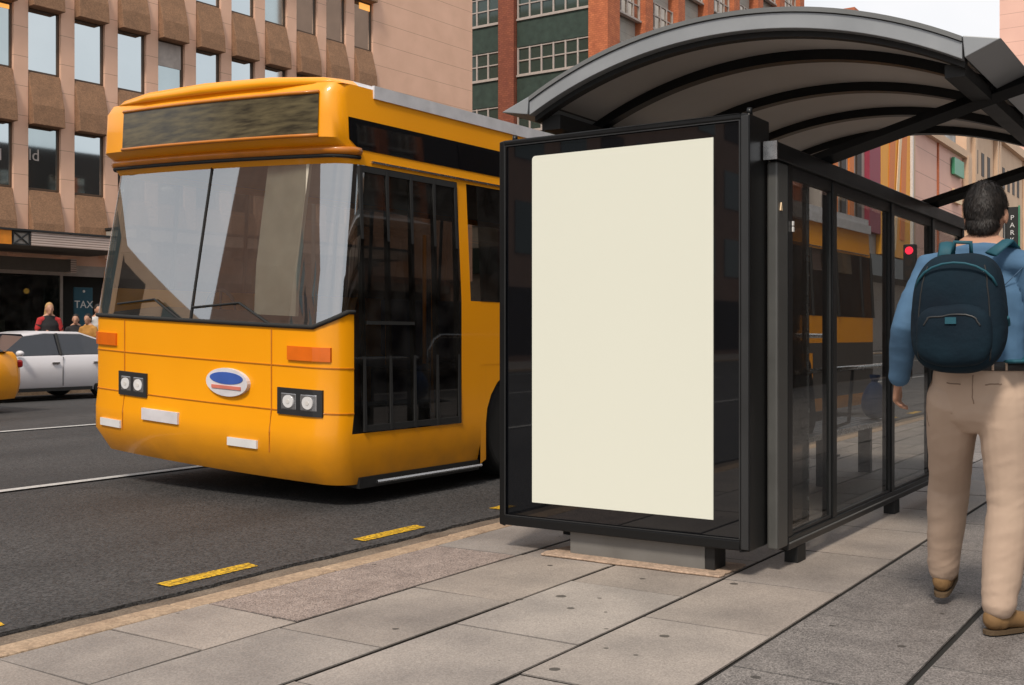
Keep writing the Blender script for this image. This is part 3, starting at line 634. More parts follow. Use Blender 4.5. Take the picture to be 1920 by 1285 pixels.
#INSERT_DYNAMIC
# ------------------------------------------------------------------ the bus
def build_bus(label, roll=.052):
    b = empty('bus', (0, 0, 0), 0, label, 'bus', None)
    Wd, Ln = 2.5, 12.0
    # plan path from kerb rear round the front to offside rear
    plan = []
    xk = [12.0, 11.5, 10.4, 9.35, 8.3, 7.1, 5.9, 4.7, 3.5, 2.95, 1.75, 1.62, 1.5, .95, .9, .28]
    for x in xk: plan.append((x, 0.0))
    rc = .22
    for a in (15, 30, 45, 60, 75): plan.append((rc + .06 - rc * math.sin(R(a)) , rc - rc * math.cos(R(a))))
    for i in range(1, 12):
        y = rc + (Wd - 2 * rc) * i / 12; plan.append((.06 - .06 * (1 - ((y - 1.25) / 1.03) ** 2), y))
    for a in (75, 60, 45, 30, 15): plan.append((rc + .06 - rc * math.sin(R(a)), Wd - rc + rc * math.cos(R(a))))
    offs = [.28, .9, 1.75, 2.95, 3.5, 4.7, 5.9, 7.1, 8.3, 9.35, 10.4, 11.5, 12.0]
    for x in offs: plan.append((x, Wd))
    plan = [p for i, p in enumerate(plan) if i == 0 or p != plan[i - 1]]
    nk = len(xk); nf0, nf1 = nk - 1, nk + 5 + 11 + 5          # front range (indices)
    zl = [.15, .34, .52, .66, .98, 1.12, 1.27, 1.5, 2.0, 2.45, 2.50, 2.56, 2.62, 2.78, 2.94, 3.02]
    def fx(z):
        if z < .34: return .06
        if z < .66: return -.03
        if z < 1.4: return -.01
        if z < 2.5: return .015 + .13 * (z - 1.4)
        if z < 2.57: return .10
        return .0 if z < 2.98 else .05
    def S(i, z, off=0.):
        x, y = plan[i]; w = max(0, min(1, (1.2 - x) / .9)); fr = fx(z) * w
        i0, i1 = max(i - 1, 0), min(i + 1, len(plan) - 1)
        d = Vector((plan[i1][0] - plan[i0][0], plan[i1][1] - plan[i0][1], 0)).normalized(); n = Vector((-d.y, d.x, 0))
        # outward normal: kerb side is -y
        if n.dot(Vector((x - 5, y - 1.25, 0))) < 0: n = -n
        if i <= nk - 2: n = Vector((0, -1, 0))
        if i >= nf1 + 1: n = Vector((0, 1, 0))
        tum = .0 if z < 1.5 else (z - 1.5) * .045
        zz = z
        if abs(z - 1.27) < .01 and nf0 - 1 <= i <= nf0 + 4: zz += .13 * (1 - abs(i - nf0 - .5) / 4.5)
        p = Vector((x + fr, y, zz)) + n * (off - tum)
        if z <= .34 and z < .3: p -= n * .04
        return p
    def cellpart(i, j):
        x0, x1 = plan[i][0], plan[i + 1][0]; za, zb_ = zl[j], zl[j + 1]; xm_ = (x0 + x1) / 2; zm = (za + zb_) / 2
        kerb = i < nk - 1; front = nk - 1 <= i < nf1; off = i >= nf1
        if zb_ <= .99 and not front:
            if 1.75 <= xm_ <= 2.95 or 8.3 <= xm_ <= 9.35 or (9.35 < xm_ < 9.36): return None
        if zm > 2.45 and zm < 2.5: return 'bus_y'
        if kerb:
            if xm_ > 3.5 and .34 < zm < 1.12: return 'lower_panel'
            if .28 <= xm_ <= 1.5 and .5 < zm < 2.45: return 'door'
            if 1.5 < zm < 2.45 and xm_ > 1.62: return 'sidewin'
            if 2.56 < zm < 2.78 and .4 < xm_ < 5: return 'sidesign'
        if front:
            if 1.27 < zm < 2.50: return 'screen'
        if off and 1.5 < zm < 2.45: return 'sidewin'
        return 'bus_y'
    groups = {}
    for i in range(len(plan) - 1):
        for j in range(len(zl) - 1):
            groups.setdefault(cellpart(i, j), []).append((i, j))
    def mk(key, off=0.):
        g = MB()
        for i, j in groups.get(key, []):
            g.add([S(i, zl[j], off), S(i + 1, zl[j], off), S(i + 1, zl[j + 1], off), S(i, zl[j + 1], off)], [(0, 1, 2, 3)])
        return g
    def fin(g): return g.map(lambda v: Vector((v.x, v.y, v.z + v.y * roll)))
    body = mk('bus_y')
    rear = len(plan) - 1
    for j in range(len(zl) - 1): body.add([S(0, zl[j]), S(rear, zl[j]), S(rear, zl[j + 1]), S(0, zl[j + 1])], [(0, 1, 2, 3)])
    o = fin(body).build('body', 'bus_y', b, smooth=True)
    md = o.modifiers.new('edge', 'EDGE_SPLIT'); md.split_angle = R(35)
    # side windows one by one
    for i, j in list(groups.get('sidewin', [])):
        pass
    cols = sorted(set(i for i, j in groups.get('sidewin', [])))
    for i in cols:
        if abs(plan[i][0] - plan[i + 1][0]) < .3: continue
        g = MB(); js = [j for a, j in groups['sidewin'] if a == i]; zlo, zhi = zl[min(js)], zl[max(js) + 1]
        g.add([S(i, zlo, .002), S(i + 1, zlo, .002), S(i + 1, zhi, .002), S(i, zhi, .002)], [(0, 1, 2, 3)])
        fin(g).build('side_window', 'bus_tint', b)
        p0, p1 = S(i, zlo, .006), S(i, zhi, .006); fin(MB().tube([p0, p1], .02, 6)).build('window_pillar', 'blk', b)
    g = mk('screen', .0); o = fin(g).build('windscreen', 'bus_glass', b, smooth=True)
    # rubber surround of the windscreen
    idx = list(range(nf0, nf1 + 1))
    g = MB(); g.tube([S(i, 1.27, .004) for i in idx], .018, 6); g.tube([S(i, 2.50, .004) for i in idx], .016, 6); fin(g).build('windscreen_seal', 'rubber', b, smooth=True)
    g = MB(); mi = (nf0 + nf1) // 2; g.tube([S(mi, 1.28, .004), S(mi, 2.0, .004), S(mi, 2.49, .004)], .008, 6); fin(g).build('windscreen_divider', 'rubber', b)
    # door leaves
    g = mk('door', .0); d = fin(g).build('door', 'bus_tint', b)
    g = MB()
    for x in (.38, .66, .93, 1.2, 1.47): g.box(x - .014, x + .014, -.012, .02, .53, 2.44)
    for z in (.53, 2.40): g.box(.38, 1.47, -.008, .015, z, z + .045)
    g.box(.4, .92, -.006, .012, 1.30, 1.325)
    g.map(lambda v: Vector((v.x, v.y + max(0, v.z - 1.5) * .045, v.z)))
    fin(g).build('door_frame', 'rubber', d)
    g = MB(); g.tube([(.72, .08, 1.0), (.72, .08, 2.0)], .014, 8); g.tube([(1.15, .08, 1.0), (1.15, .08, 2.0)], .014, 8); fin(g).build('grab_handle', 'bus_y', d, smooth=True)
    # side destination glass
    fin(mk('sidesign', .004)).build('side_sign', 'adglass', b)
    fin(MB().box(.5, 11.9, -.004, .01, 2.475, 2.49).map(lambda v: Vector((v.x, v.y + .035, v.z)))).build('trim_strip', 'silver', b)
    fin(mk('lower_panel')).build('lower_side_panel', 'bus_dk', b)
    # roof: white dome plus red flash along the cant rail
    g = MB(); n = 14
    for k in range(n + 1):
        pass
    prof = [(.03, 3.02), (.08, 3.06), (.20, 3.09), (.6, 3.11), (1.25, 3.12), (1.9, 3.11), (2.30, 3.09), (2.42, 3.06), (2.47, 3.02)]
    xs_ = [.06, .12, .4, 12.0]; zz = [-.12, -.02, 0, 0]
    ring = [[(x + (0.10 * abs(y - 1.25) ** 3 if k < 2 else 0), y + .04 * (1.25 - y) / 1.25, max(3.015, z + dz)) for y, z in prof] for k, (x, dz) in enumerate(zip(xs_, zz))]
    gy = MB(); gw = MB()
    gy.strip(ring[0], ring[1]); gy.strip(ring[1], ring[2]); 
    gw.strip(ring[2], ring[3]); gy.add(ring[0] + [(.09, 1.25, 3.01)], [tuple(range(9)) ])
    fin(gy).build('roof_front', 'bus_y', b, smooth=True); fin(gw).build('roof', 'bus_w', b, smooth=True)
    fin(MB().box(.55, 11.98, .055, .075, 2.955, 3.05)).build('cant_rail', 'bus_w', b)
    fin(MB().box(4.2, 8.6, .028, .05, 2.84, 2.955)).build('red_stripe', 'bus_red', b)
    fin(MB().box(8.62, 11.98, .02, .05, 2.82, 2.954)).build('cant_panel', 'bus_w', b)
    fin(MB().box(6.6, 9.4, .5, 2.0, 3.11, 3.32)).build('roof_unit', 'bus_w', b, bevel=.08)
    # front destination box
    g = MB(); fi = [i for i in range(nf0 + 5, nf1 - 5)]
    g.strip([S(i, 2.64, .012) for i in fi], [S(i, 2.93, .012) for i in fi]); fin(g).build('destination_sign', 'led', b, smooth=True)
    g = MB(); g.tube([S(i, 2.63, .012) for i in fi], .014, 6); g.tube([S(i, 2.94, .012) for i in fi], .014, 6); fin(g).build('sign_surround', 'bus_o', b, smooth=True)
    g = MB(); fi = list(range(nf0, nf1 + 1))
    g.tube([S(i, 2.54, .0) for i in fi], .035, 8); fin(g).build('visor_lip', 'bus_o', b, smooth=True)
    # front panel seams, lamps, badge
    for z in (.665, .985): fin(MB().tube([S(i, z, .0) for i in fi], .006, 5)).build('panel_seam', 'bus_o', b)
    def front_x(y): return .06 - .06 * (1 - ((y - 1.25) / 1.03) ** 2) if .22 <= y <= 2.28 else .28 - math.sqrt(max(0, .0484 - (abs(y - 1.25) - 1.03) ** 2))
    def lamp(name, y0, y1, z0, z1, house, lens):
        n = 6; ys = [y0 + (y1 - y0) * k / n for k in range(n + 1)]; dx = fx((z0 + z1) / 2)
        h = fin(MB().prism([(front_x(y) + dx + .04, y) for y in ys] + [(front_x(y) + dx - .016, y) for y in ys[::-1]], 2, z0, z1)).build(name, house, b)
        return h
    for y in (.10, 1.72):
        h = lamp('headlamp', y, y + .34, .64, .83, 'dk_metal', 'lamp_white')
        for a_, b_ in ((.03, .155), (.185, .31)):
            n = 4; ys = [y + a_ + (b_ - a_) * k / n for k in range(n + 1)]; dx = fx(.74)
            fin(MB().prism([(front_x(q) + dx + .02, q) for q in ys] + [(front_x(q) + dx - .018, q) for q in ys[::-1]], 2, .675, .795)).build('lens', 'bowl', h, bevel=.008)
            q = y + (a_ + b_) / 2; fin(MB().cyl((front_x(q) + dx - .024, q, .735), .045, .01, 0, 20)).build('reflector', 'lamp_white', h); fin(MB().cyl((front_x(q) + dx - .027, q, .735), .016, .01, 0, 14)).build('bulb', 'globe', h)
    for y in (.60, 2.02): lamp('fog_lamp', y, y + .26, .37, .43, 'lamp_white', None)
    for y in (.06, 2.10): lamp('indicator', y, y + .30, 1.03, 1.13, 'amber', None)
    g = MB(); cy, cz = .88, .83
    def disc(ry, rz, o, m, dz=0):
        pts = [(cy + ry * math.cos(a * math.pi / 14), cz + dz + rz * math.sin(a * math.pi / 14)) for a in range(28)]
        return fin(MB().prism(pts, 0, -.02 - o, .02))
    bd = disc(.20, .105, .004, 0).build('badge', 'badge_w', b); disc(.16, .045, .007, 0, .03).build('badge_field', 'badge_b', bd); fin(MB().box(-.030, -.02, cy - .14, cy + .14, cz - .05, cz - .025)).build('badge_bar', 'badge_r', bd)
    lamp('number_plate', 1.35, 1.75, .47, .56, 'badge_w', None)
    for y_ in (.50, 2.0): fin(MB().tube([(front_x(y_) + fx(z) - .002, y_, z) for z in (.36, .5, .67, .9, 1.1, 1.24)], .005, 5)).build('panel_seam', 'bus_o', b)
    # wipers, mirrors
    for y in (.5, 1.35): fin(MB().tube([(front_x(y) - .02, y, 1.27), (front_x(y + .2) + .0, y + .3, 1.42), (front_x(y + .7), y + .75, 1.37)], .009, 6)).build('wiper', 'rubber', b)
    # underside, sill strip, wheels
    fin(MB().box(.25, 11.9, .1, 2.4, .22, .36)).build('floor', 'blk', b)
    fin(MB().tube([(.5, -.005, .16), (1.75, -.005, .16)], .014, 6)).build('sill_strip', 'silver', b)
    fin(MB().box(.35, 1.76, .02, .14, .12, .2)).build('sill', 'blk', b)
    for xc in (2.35, 8.83):
        for s in (0, 1):
            yy = .03 if s == 0 else 2.19
            w = MB().cyl((xc, yy, .47), .47, .28, 1, 32).build('wheel', 'rubber', b, smooth=False, bevel=.03)
            MB().cyl((xc, yy - .012 if s == 0 else yy + .28, .47), .27, .014, 1, 24).build('rim', 'grey_metal', w); MB().cyl((xc, yy - .04 if s == 0 else yy + .29, .47), .09, .03, 1, 16).build('hub', 'silver', w)
        # arch filler plates
        for yy in (.001, 2.496):
            pts = []; half = .6 if xc < 5 else .525
            xm0 = xc if xc < 5 else 8.825
            for a in range(0, 13): th = math.pi * a / 12; pts.append((xm0 + .53 * min(1, half / .53) * math.cos(th) * .99, .50 + .46 * math.sin(th)))
            g = MB(); top = [(p[0], yy, .985) for p in pts]; g.strip(top, [(p[0], yy, p[1]) for p in pts])
            for sg in (-1, 1): g.add([(xm0 + sg * half, yy, .17), (xm0 + sg * half, yy, .985), (xm0 + sg * .525, yy, .985), (xm0 + sg * .525, yy, .2)], [(0, 1, 2, 3)])
            fin(g).build('wheel_arch', 'bus_y', b)
    # interior
    it = fin(MB().box(.5, 11.8, .1, 2.4, .361, .39)).build('interior_floor', 'dk_metal', b)
    fin(MB().box(.3, 11.8, .12, 2.38, 2.5, 2.52)).build('ceiling', 'dk_metal', b)
    fin(MB().prism([(.12, 1.30), (.62, 1.36), (.62, .95), (.5, .5), (.12, .5)], 1, .35, 2.3)).build('dashboard', 'blk', b, bevel=.03)
    fin(MB().prism([(.10, 1.34), (.12, 1.7), (.18, 2.1), (.24, 2.47), (.27, 2.47), (.21, 2.1), (.15, 1.7), (.13, 1.34)], 1, .36, .74)).build('cream_strip', 'cream', b)  # cream strip just behind the windscreen, kerb side
    fin(MB().tube([(.75, 1.75, 1.25)] + [(.75 + .05 * math.sin(a) , 1.75 + .22 * math.sin(a), 1.32 + .2 * math.cos(a)) for a in [k * math.pi / 8 for k in range(17)]], .016, 6)).build('steering_wheel', 'blk', b)
    def seat(x, y, w):
        g = MB(); g.box(x, x + .42, y, y + w, .78, .88); g.box(x + .38, x + .47, y, y + w, .88, 1.5); g.box(x + .1, x + .3, y + .1, y + w - .1, .39, .78)
        return fin(g).build('seat', 'seat_blue', b, bevel=.03)
    seat(1.1, 1.5, .5)
    for k in range(9):
        x = 3.1 + k * .85; seat(x, 1.5, .85)
        if not 4.2 < x < 5.6: seat(x, .12, .85)
    for x, y in ((3.0, 1.35), (4.7, 1.1), (6.4, 1.35)): fin(MB().tube([(x, y, .39), (x, y, 2.5)], .016, 8)).build('grab_pole', 'bus_y', b, smooth=True)
    return b
bus = build_bus('yellow city bus pulling past the shelter, its broad front facing the camera')
bus.scale = (1, 1.12, .985); bus.location = (5.62, 5.22, RZ); bus.rotation_euler = (0, 0, R(-1.6))
# ------------------------------------------------------------------ cars
def build_car(label, paint, roofm=None, taxi=False):
    c = empty('parked_car', (0, 0, 0), 0, label, 'car')
    st = [(-2.25, .30, .62, .60), (-2.15, .22, .80, .78), (-1.5, .2, .90, .88), (-.75, .2, .95, .90), (0, .2, .96, .90), (.9, .2, .97, .90), (1.6, .2, .98, .88), (2.1, .22, .95, .80), (2.25, .32, .80, .66)]
    g = MB(); rings = []
    for x, zb, zt, hw in st:
        prof = [(-hw * .92, zb), (-hw, zb + .15), (-hw, (zb + zt) / 2), (-hw * .97, zt - .06), (-hw * .85, zt), (0, zt + .02), (hw * .85, zt), (hw * .97, zt - .06), (hw, (zb + zt) / 2), (hw, zb + .15), (hw * .92, zb)]
        rings.append([(x, y, z) for y, z in prof])
    for a, b in zip(rings, rings[1:]): g.strip(a, b)
    g.add(rings[0], [tuple(range(11))]); g.add(rings[-1], [tuple(range(11))]); g.build('body', paint, c, smooth=True)
    cab = [(-.95, .93, .93, .80), (-.35, .93, 1.36, .66), (.1, .94, 1.42, .64), (.9, .95, 1.41, .64), (1.5, .95, 1.22, .68), (1.95, .96, .97, .74)]
    g = MB(); gr = MB(); rg = []; rr = []
    for x, zb, zt, hw in cab:
        rg.append([(x, -.83, zb), (x, -hw, zt - .03), (x, 0, zt), (x, hw, zt - .03), (x, .83, zb)]); rr.append([(x, -hw - .01, zt - .04), (x, -hw * .9, zt + .008), (x, 0, zt + .02), (x, hw * .9, zt + .008), (x, hw + .01, zt - .04)])
    for a, b in zip(rg, rg[1:]): g.strip(a, b)
    g.build('glasshouse', 'car_glass', c)
    for a, b in list(zip(rr, rr[1:]))[1:4]: gr.strip(a, b)
    gr.build('roof', roofm or paint, c, smooth=True)
    for x in (-1.4, 1.4):
        for s in (-1, 1):
            w = MB().cyl((x, s * .88 - (.2 if s > 0 else 0), .32), .32, .2, 1, 24).build('wheel', 'rubber', c, bevel=.02); MB().cyl((x, s * .88 + (0.001 if s > 0 else -.012), .32), .2, .012, 1, 18).build('rim', 'silver', w)
    for s in (-1, 1): MB().box(-2.235, -2.1, s * .6 - .14, s * .6 + .14, .6, .72).build('headlight', 'lamp_white', c, bevel=.03); MB().box(2.1, 2.255, s * .62 - .12, s * .62 + .12, .7, .82).build('tail_light', 'tail_red', c, bevel=.03)
    for s in (-1, 1): MB().ball((-.6, s * .95, .98), (.07, .09, .06)).build('mirror', paint, c, smooth=True)
    for s in (-1, 1):
        for x in (-.75, .35, 1.3): MB().tube([(x, s * .905, .3), (x, s * .905, .6), (x + .02, s * .885, .9)], .007, 5).build('door_seam', 'blk', c)
        for x in (.12, 1.05): MB().box(x, x + .16, s * .895 - .02, s * .895 + .02, .76, .79).build('door_handle', 'silver', c)
        MB().box(-1.0, 1.0, s * .9 - .03, s * .9 + .02, .2, .27).build('sill', 'blk', c); MB().tube([(.35, s * .845, .94), (.35, s * .665, 1.38)], .03, 6).build('door_pillar', 'blk', c)
    MB().box(-2.26, -2.2, -.5, .5, .32, .45).build('grille', 'blk', c, bevel=.02)
    if taxi: MB().box(.2, .45, -.3, .3, 1.43, 1.56).build('roof_sign', 'bus_y', c, bevel=.03)
    return c
car = build_car('white car with dark windows in the far lane at the left edge', 'car_w'); car.location = (12.4, 19.3, RZ); car.scale = (.95, .95, .9)
car2 = build_car('white taxi with a yellow roof far down the near kerb, right edge', 'car_w', 'bus_y', True); car2.location = (33.4, 5.6, RZ)
car4 = build_car('yellow cab at the left edge, its tail overlapping the white car', 'bus_y'); car4.location = (8.2, 16.9, RZ)
for k, (x, y, lb, m) in enumerate([(24, 11.2, 'silver grey car in the middle lane, seen through the shelter glass', 'fascia')]):
    cc = build_car(lb, m); cc.location = (x, y, RZ)

# ------------------------------------------------------------------ people
TMP = bpy.data.scenes.new('workbench')
def remesh(mb, name, m, vox, parent=None, smooth_it=4, disp=None):
    me = bpy.data.meshes.new(name); me.from_pydata([tuple(v) for v in mb.v], [], mb.f)
    bm = bmesh.new(); bm.from_mesh(me); bmesh.ops.recalc_face_normals(bm, faces=bm.faces); bm.to_mesh(me); bm.free()
    o = bpy.data.objects.new(name, me); TMP.collection.objects.link(o)
    rm = o.modifiers.new('r', 'REMESH'); rm.mode = 'VOXEL'; rm.voxel_size = vox; rm.use_smooth_shade = True
    sm = o.modifiers.new('s', 'SMOOTH'); sm.iterations = smooth_it; sm.factor = .5
    TMP.view_layers[0].update(); dg = TMP.view_layers[0].depsgraph; me2 = bpy.data.meshes.new_from_object(o.evaluated_get(dg)); o.modifiers.clear(); o.data = me2
    TMP.collection.objects.unlink(o); COL.objects.link(o)
    if disp:
        for v in me2.vertices:
            v.co += v.normal * disp(v.co)
        q = o.modifiers.new('soften', 'SMOOTH'); q.factor = .5; q.iterations = 3
    for p in me2.polygons: p.use_smooth = True
    me2.materials.clear(); me2.materials.append(M[m] if isinstance(m, str) else m)
    if parent: o.parent = parent
    return o
def L(mb, pts, ref=(1, 0, 0), n=14):
    """limb: list of (x,y,z,ra,rb) with rounded ends"""
    P = [Vector(p[:3]) for p in pts]; rs = [(p[3], p[4] if len(p) > 4 else p[3]) for p in pts]
    d0 = (P[0] - P[1]).normalized(); d1 = (P[-1] - P[-2]).normalized()
    q = [P[0] + d0 * rs[0][0] * .8, P[0] + d0 * rs[0][0] * .5] + P + [P[-1] + d1 * rs[-1][0] * .5, P[-1] + d1 * rs[-1][0] * .8]
    r = [(rs[0][0] * .35, rs[0][1] * .35), (rs[0][0] * .8, rs[0][1] * .8)] + rs + [(rs[-1][0] * .8, rs[-1][1] * .8), (rs[-1][0] * .35, rs[-1][1] * .35)]
    mb.tube(q, r, n, ref=ref)
def hand(mb, w, d, palm_n, side, curl=.5):
    """w wrist, d direction of the hand, palm_n palm normal, side: thumb direction"""
    w, d, pn, s = Vector(w), Vector(d).normalized(), Vector(palm_n).normalized(), Vector(side).normalized()
    e = w + d * .085
    q = [w, w + d * .03, w + d * .06, e]
    mb.tube(q, [(.026, .018), (.036, .016), (.041, .015), (.040, .013)], 12, ref=tuple(pn))
    for k, (o, ln) in enumerate(((.031, .07), (.011, .08), (-.010, .074), (-.030, .058))):
        b = e + s * o - d * .008; c1 = b + (d * .9 + pn * curl * .5).normalized() * ln * .45; c2 = c1 + (d * .6 + pn * curl * 1.2).normalized() * ln * .33; c3 = c2 + (d * .3 + pn * curl * 1.6).normalized() * ln * .25
        mb.tube([b, c1, c2, c3], [.0095, .009, .008, .0065], 8, ref=tuple(s))
    b = w + d * .03 + s * .03; c1 = b + (d * .7 + s * .6).normalized() * .035; c2 = c1 + (d * .9 + pn * .3 * curl + s * .1).normalized() * .035
    mb.tube([b - s * .012, b, c1, c2], [.012, .012, .010, .008], 8, ref=tuple(pn))
def head(mb, c, f, tilt=0):
    """c centre of head, f facing yaw; returns transform"""
    rot = Matrix.Rotation(f, 4, 'Z') @ Matrix.Rotation(tilt, 4, 'Y'); c = Vector(c)
    T = lambda v: c + (rot @ Vector(v))
    h = MB()
    def fsh(d):
        q = d.copy()
        if d.z < 0: q.x *= 1 - .10 * abs(d.z) ; q.y *= 1 - .30 * abs(d.z) ** 1.5; q.x += .18 * abs(d.z) * (1 if d.x > 0 else .2)
        return q
    h.ball((0, 0, .012), (.097, .076, .118), 24, 18, fsh)
    h.ball((.05, 0, -.085), (.045, .04, .03), 12, 8)
    h.tube([(.088, 0, .015), (.103, 0, -.005), (.115, 0, -.028), (.095, 0, -.035)], [.007, .010, .014, .009], 8, ref=(0, 1, 0))
    for s in (-1, 1):
        h.ball((.0, s * .078, -.008), (.018, .009, .033), 10, 8); h.ball((.086, s * .030, .012), (.012, .014, .009), 8, 6); h.tube([(.09, s * .015, .035), (.088, s * .045, .034)], .007, 6)
    h.tube([(.092, -.024, -.060), (.103, 0, -.060), (.092, .024, -.060)], .007, 6); h.tube([(.092, -.02, -.068), (.101, 0, -.069), (.092, .02, -.068)], .007, 6)
    h.map(T); mb.add(h.v, h.f); return T
def hair(T, parent, m='hair', long=0, vox=.007):
    g = MB(); nz = lambda d: 1 + .05 * noise.noise(d * 4.5)
    def f(d):
        q = d * nz(d)
        if d.z < -.15 and d.x > -.2: q = Vector((d.x * .6 - .1, d.y * .8, -.15))
        if d.x > .55 and d.z < .45: q.x = .55
        return q
    g.ball((-.014, 0, .030), (.104, .083, .115), 28, 20, f)
    g.ball((-.055, 0, -.045), (.050, .066, .05), 16, 10)
    if long: g.tube([(-.05, 0, .02), (-.07, 0, -.1), (-.08, 0, -.1 - long)], [(.08, .05), (.09, .045), (.07, .03)], 14, ref=(1, 0, 0))
    g.map(T); o = remesh(g, 'hair', m, vox * .8, parent, 2, lambda co: .0012 * noise.noise(co * 60))
    me = o.data; rn = random.Random(3); add = MB(); add.v = [tuple(v.co) for v in me.vertices]; add.f = [tuple(p.vertices) for p in me.polygons]
    for _ in range(5200 if vox < .008 else 300):
        v = me.vertices[rn.randrange(len(me.vertices))]; n = v.normal; dn = Vector((-.25, rn.uniform(-.25, .25), -1)); t = (dn - n * dn.dot(n))
        if t.length < .2: t = Vector((rn.uniform(-1, 1), rn.uniform(-1, 1), 0))
        t.normalize(); ln = rn.uniform(.012, .024); sd_ = n.cross(t) * .0012; p0 = v.co - n * .001; p1 = p0 + t * ln * .6 + n * .0045; p2 = p0 + t * ln + n * rn.uniform(.002, .008)
        add.add([p0 - sd_, p0 + sd_, p1 + sd_ * .8, p1 - sd_ * .8, p2], [(0, 1, 2, 3), (3, 2, 4)])
    m2 = bpy.data.meshes.new('hair'); m2.from_pydata(add.v, [], add.f); m2.materials.append(me.materials[0]); o.modifiers.clear(); o.data = m2
    for p in m2.polygons: p.use_smooth = True
    return o
def man_at(root, J, detail, shirtm, trm, hairm='hair', sleevem=None, skirt=False, long=0, shoem='shoe', sleeves='long', belt=True):
    """J: joints in local space (x forward, y left)"""
    v = .006 if detail else .014; bd = MB(); jj = {k: Vector(q) for k, q in J.items() if k[:2] != 'hd' and k != 'yaw'}
    up = [jj['pelvis'], jj['waist'], jj['chest'], jj['shoulders']]
    L(bd, [(*up[0], .155, .10), (*up[1], .135, .088), (*up[2], .16, .11), (*up[3], .15, .075)], ref=(1, 0, 0), n=20)
    L(bd, [(*(jj['shoulders']), .07), (*(jj['neck']), .056), (*(jj['head'] - Vector((.02, 0, .05))), .054)])
    T = head(bd, jj['head'], J['yaw'][0], J['yaw'][1])
    hv = []
    for s in ('L', 'R'):
        sy = 1 if s == 'L' else -1
        L(bd, [(*jj['sh' + s], .055), (*((jj['sh' + s] + jj['el' + s]) / 2), .048), (*jj['el' + s], .039), (*((jj['el' + s] * .6 + jj['wr' + s] * .4)), .040), (*jj['wr' + s], .025)], ref=(0, 0, 1) if abs((jj['el' + s] - jj['sh' + s]).z) < .1 else (1, 0, 0))
        dd = (jj['wr' + s] - jj['el' + s]).normalized()
        hd = J.get('hd' + s, (dd, (0, -sy, 0), (1, 0, 0))); hand(bd, jj['wr' + s] + dd * .005, hd[0], hd[1], hd[2], .55)
        L(bd, [(*jj['hip' + s], .085), (*((jj['hip' + s] + jj['kn' + s]) / 2), .072), (*jj['kn' + s], .052), (*(jj['kn' + s] * .65 + jj['an' + s] * .35), .053), (*jj['an' + s], .035)], ref=(1, 0, 0) if abs((jj['hip' + s] - jj['kn' + s]).z) > .2 else (0, 0, 1))
        fd = Vector(J['ft' + s]); L(bd, [(*(jj['an' + s] - Vector((0, 0, .03)) - fd * .02), .032, .03), (*(jj['an' + s] + fd * .12 - Vector((0, 0, .05))), .035, .025)], ref=(0, 0, 1))
    body = remesh(bd, 'body', 'skin', v, root, 3)
    hair(T, root, hairm, long, v * 1.1)
    # shirt
    g = MB(); k = 1.0
    top = jj['shoulders']
    L(g, [(*(jj['pelvis'] + Vector((0, 0, .03))), .175, .125), (*jj['waist'], .165, .118), (*((jj['waist'] + jj['chest']) / 2), .172, .122), (*jj['chest'], .183, .128), (*(top - Vector((0, 0, .03))), .172, .095)], ref=(1, 0, 0), n=24)
    L(g, [(*(top + Vector((0, 0, .0))), .088, .075), (*(jj['neck'] - Vector((0, 0, .02))), .066, .066)], n=16)
    for s in ('L', 'R'):
        a, e, w = jj['sh' + s], jj['el' + s], jj['wr' + s]; rf = (0, 0, 1) if abs((e - a).z) < .1 else (1, 0, 0)
        if sleevem: gs = MB(); L(gs, [(*(top * .35 + a * .65), .076), (*a, .074), (*((a + e) / 2), .065), (*(a * .3 + e * .7), .062)], ref=rf); remesh(gs, 'sleeve', sleevem, v, root, 3)
        if sleeves == 'long': L(g, [(*(top * .5 + a * .5), .075), (*a, .074), (*((a + e) / 2), .066), (*e, .056), (*((e + w) / 2), .052), (*(w * .93 + e * .07), .042)], ref=rf)
        else: L(g, [(*(top * .5 + a * .5), .072), (*a, .070), (*((a + e) / 2), .062), (*(a * .3 + e * .7), .060)], ref=rf)
    fold = lambda co: .006 * noise.noise(Vector((co.x * 9, co.y * 9, co.z * 5))) - .009 * abs(noise.noise(Vector((co.x * 8 + co.z * 6, co.y * 9 - co.z * 5, co.z * 13)))) + .004
    sh_ = remesh(g, 'shirt', shirtm, v * 1.2, root, 4, fold)
    # trousers
    g = MB(); pl = jj['pelvis']; wz = jj['waist'] * .35 + pl * .65
    L(g, [(*(wz + Vector((0, 0, .02))), .172, .124), (*pl, .182, .132), (*(pl - Vector((0, 0, .06))), .17, .125)], ref=(1, 0, 0), n=24)
    for s in ('L', 'R'):
        h, kk, an = jj['hip' + s], jj['kn' + s], jj['an' + s]; rf = (1, 0, 0) if abs((h - kk).z) > .2 else (0, 0, 1)
        L(g, [(*h, .105, .115), (*(h * .6 + kk * .4), .098, .105), (*kk, .080, .084), (*(kk * .5 + an * .5), .078, .080), (*(kk * .12 + an * .88), .064, .070), (*(an + Vector((0, 0, .015))), .062, .070)], ref=rf, n=18)
    def tf(co):
        n1 = noise.noise(Vector((co.x * 7, co.y * 7, co.z * 5)))
        w = 1 + 1.2 * math.exp(-((co.z - .86) / .07) ** 2) + .9 * math.exp(-((co.z - .52) / .09) ** 2) + 1.3 * math.exp(-((co.z - .14) / .07) ** 2)
        rg = 1 - 2 * abs(noise.noise(Vector((co.x * 6 + co.z * 7, co.y * 7 + co.z * 6, co.z * 10))))
        r2 = 1 - 2 * abs(noise.noise(Vector((co.x * 12 - co.z * 8, co.y * 12, co.z * 22 + co.y * 14))))
        return .006 * n1 + .0026 * rg * w + .0008 * r2 * w
    remesh(g, 'trousers', trm, v * 1.15, root, 3, tf if detail else None)
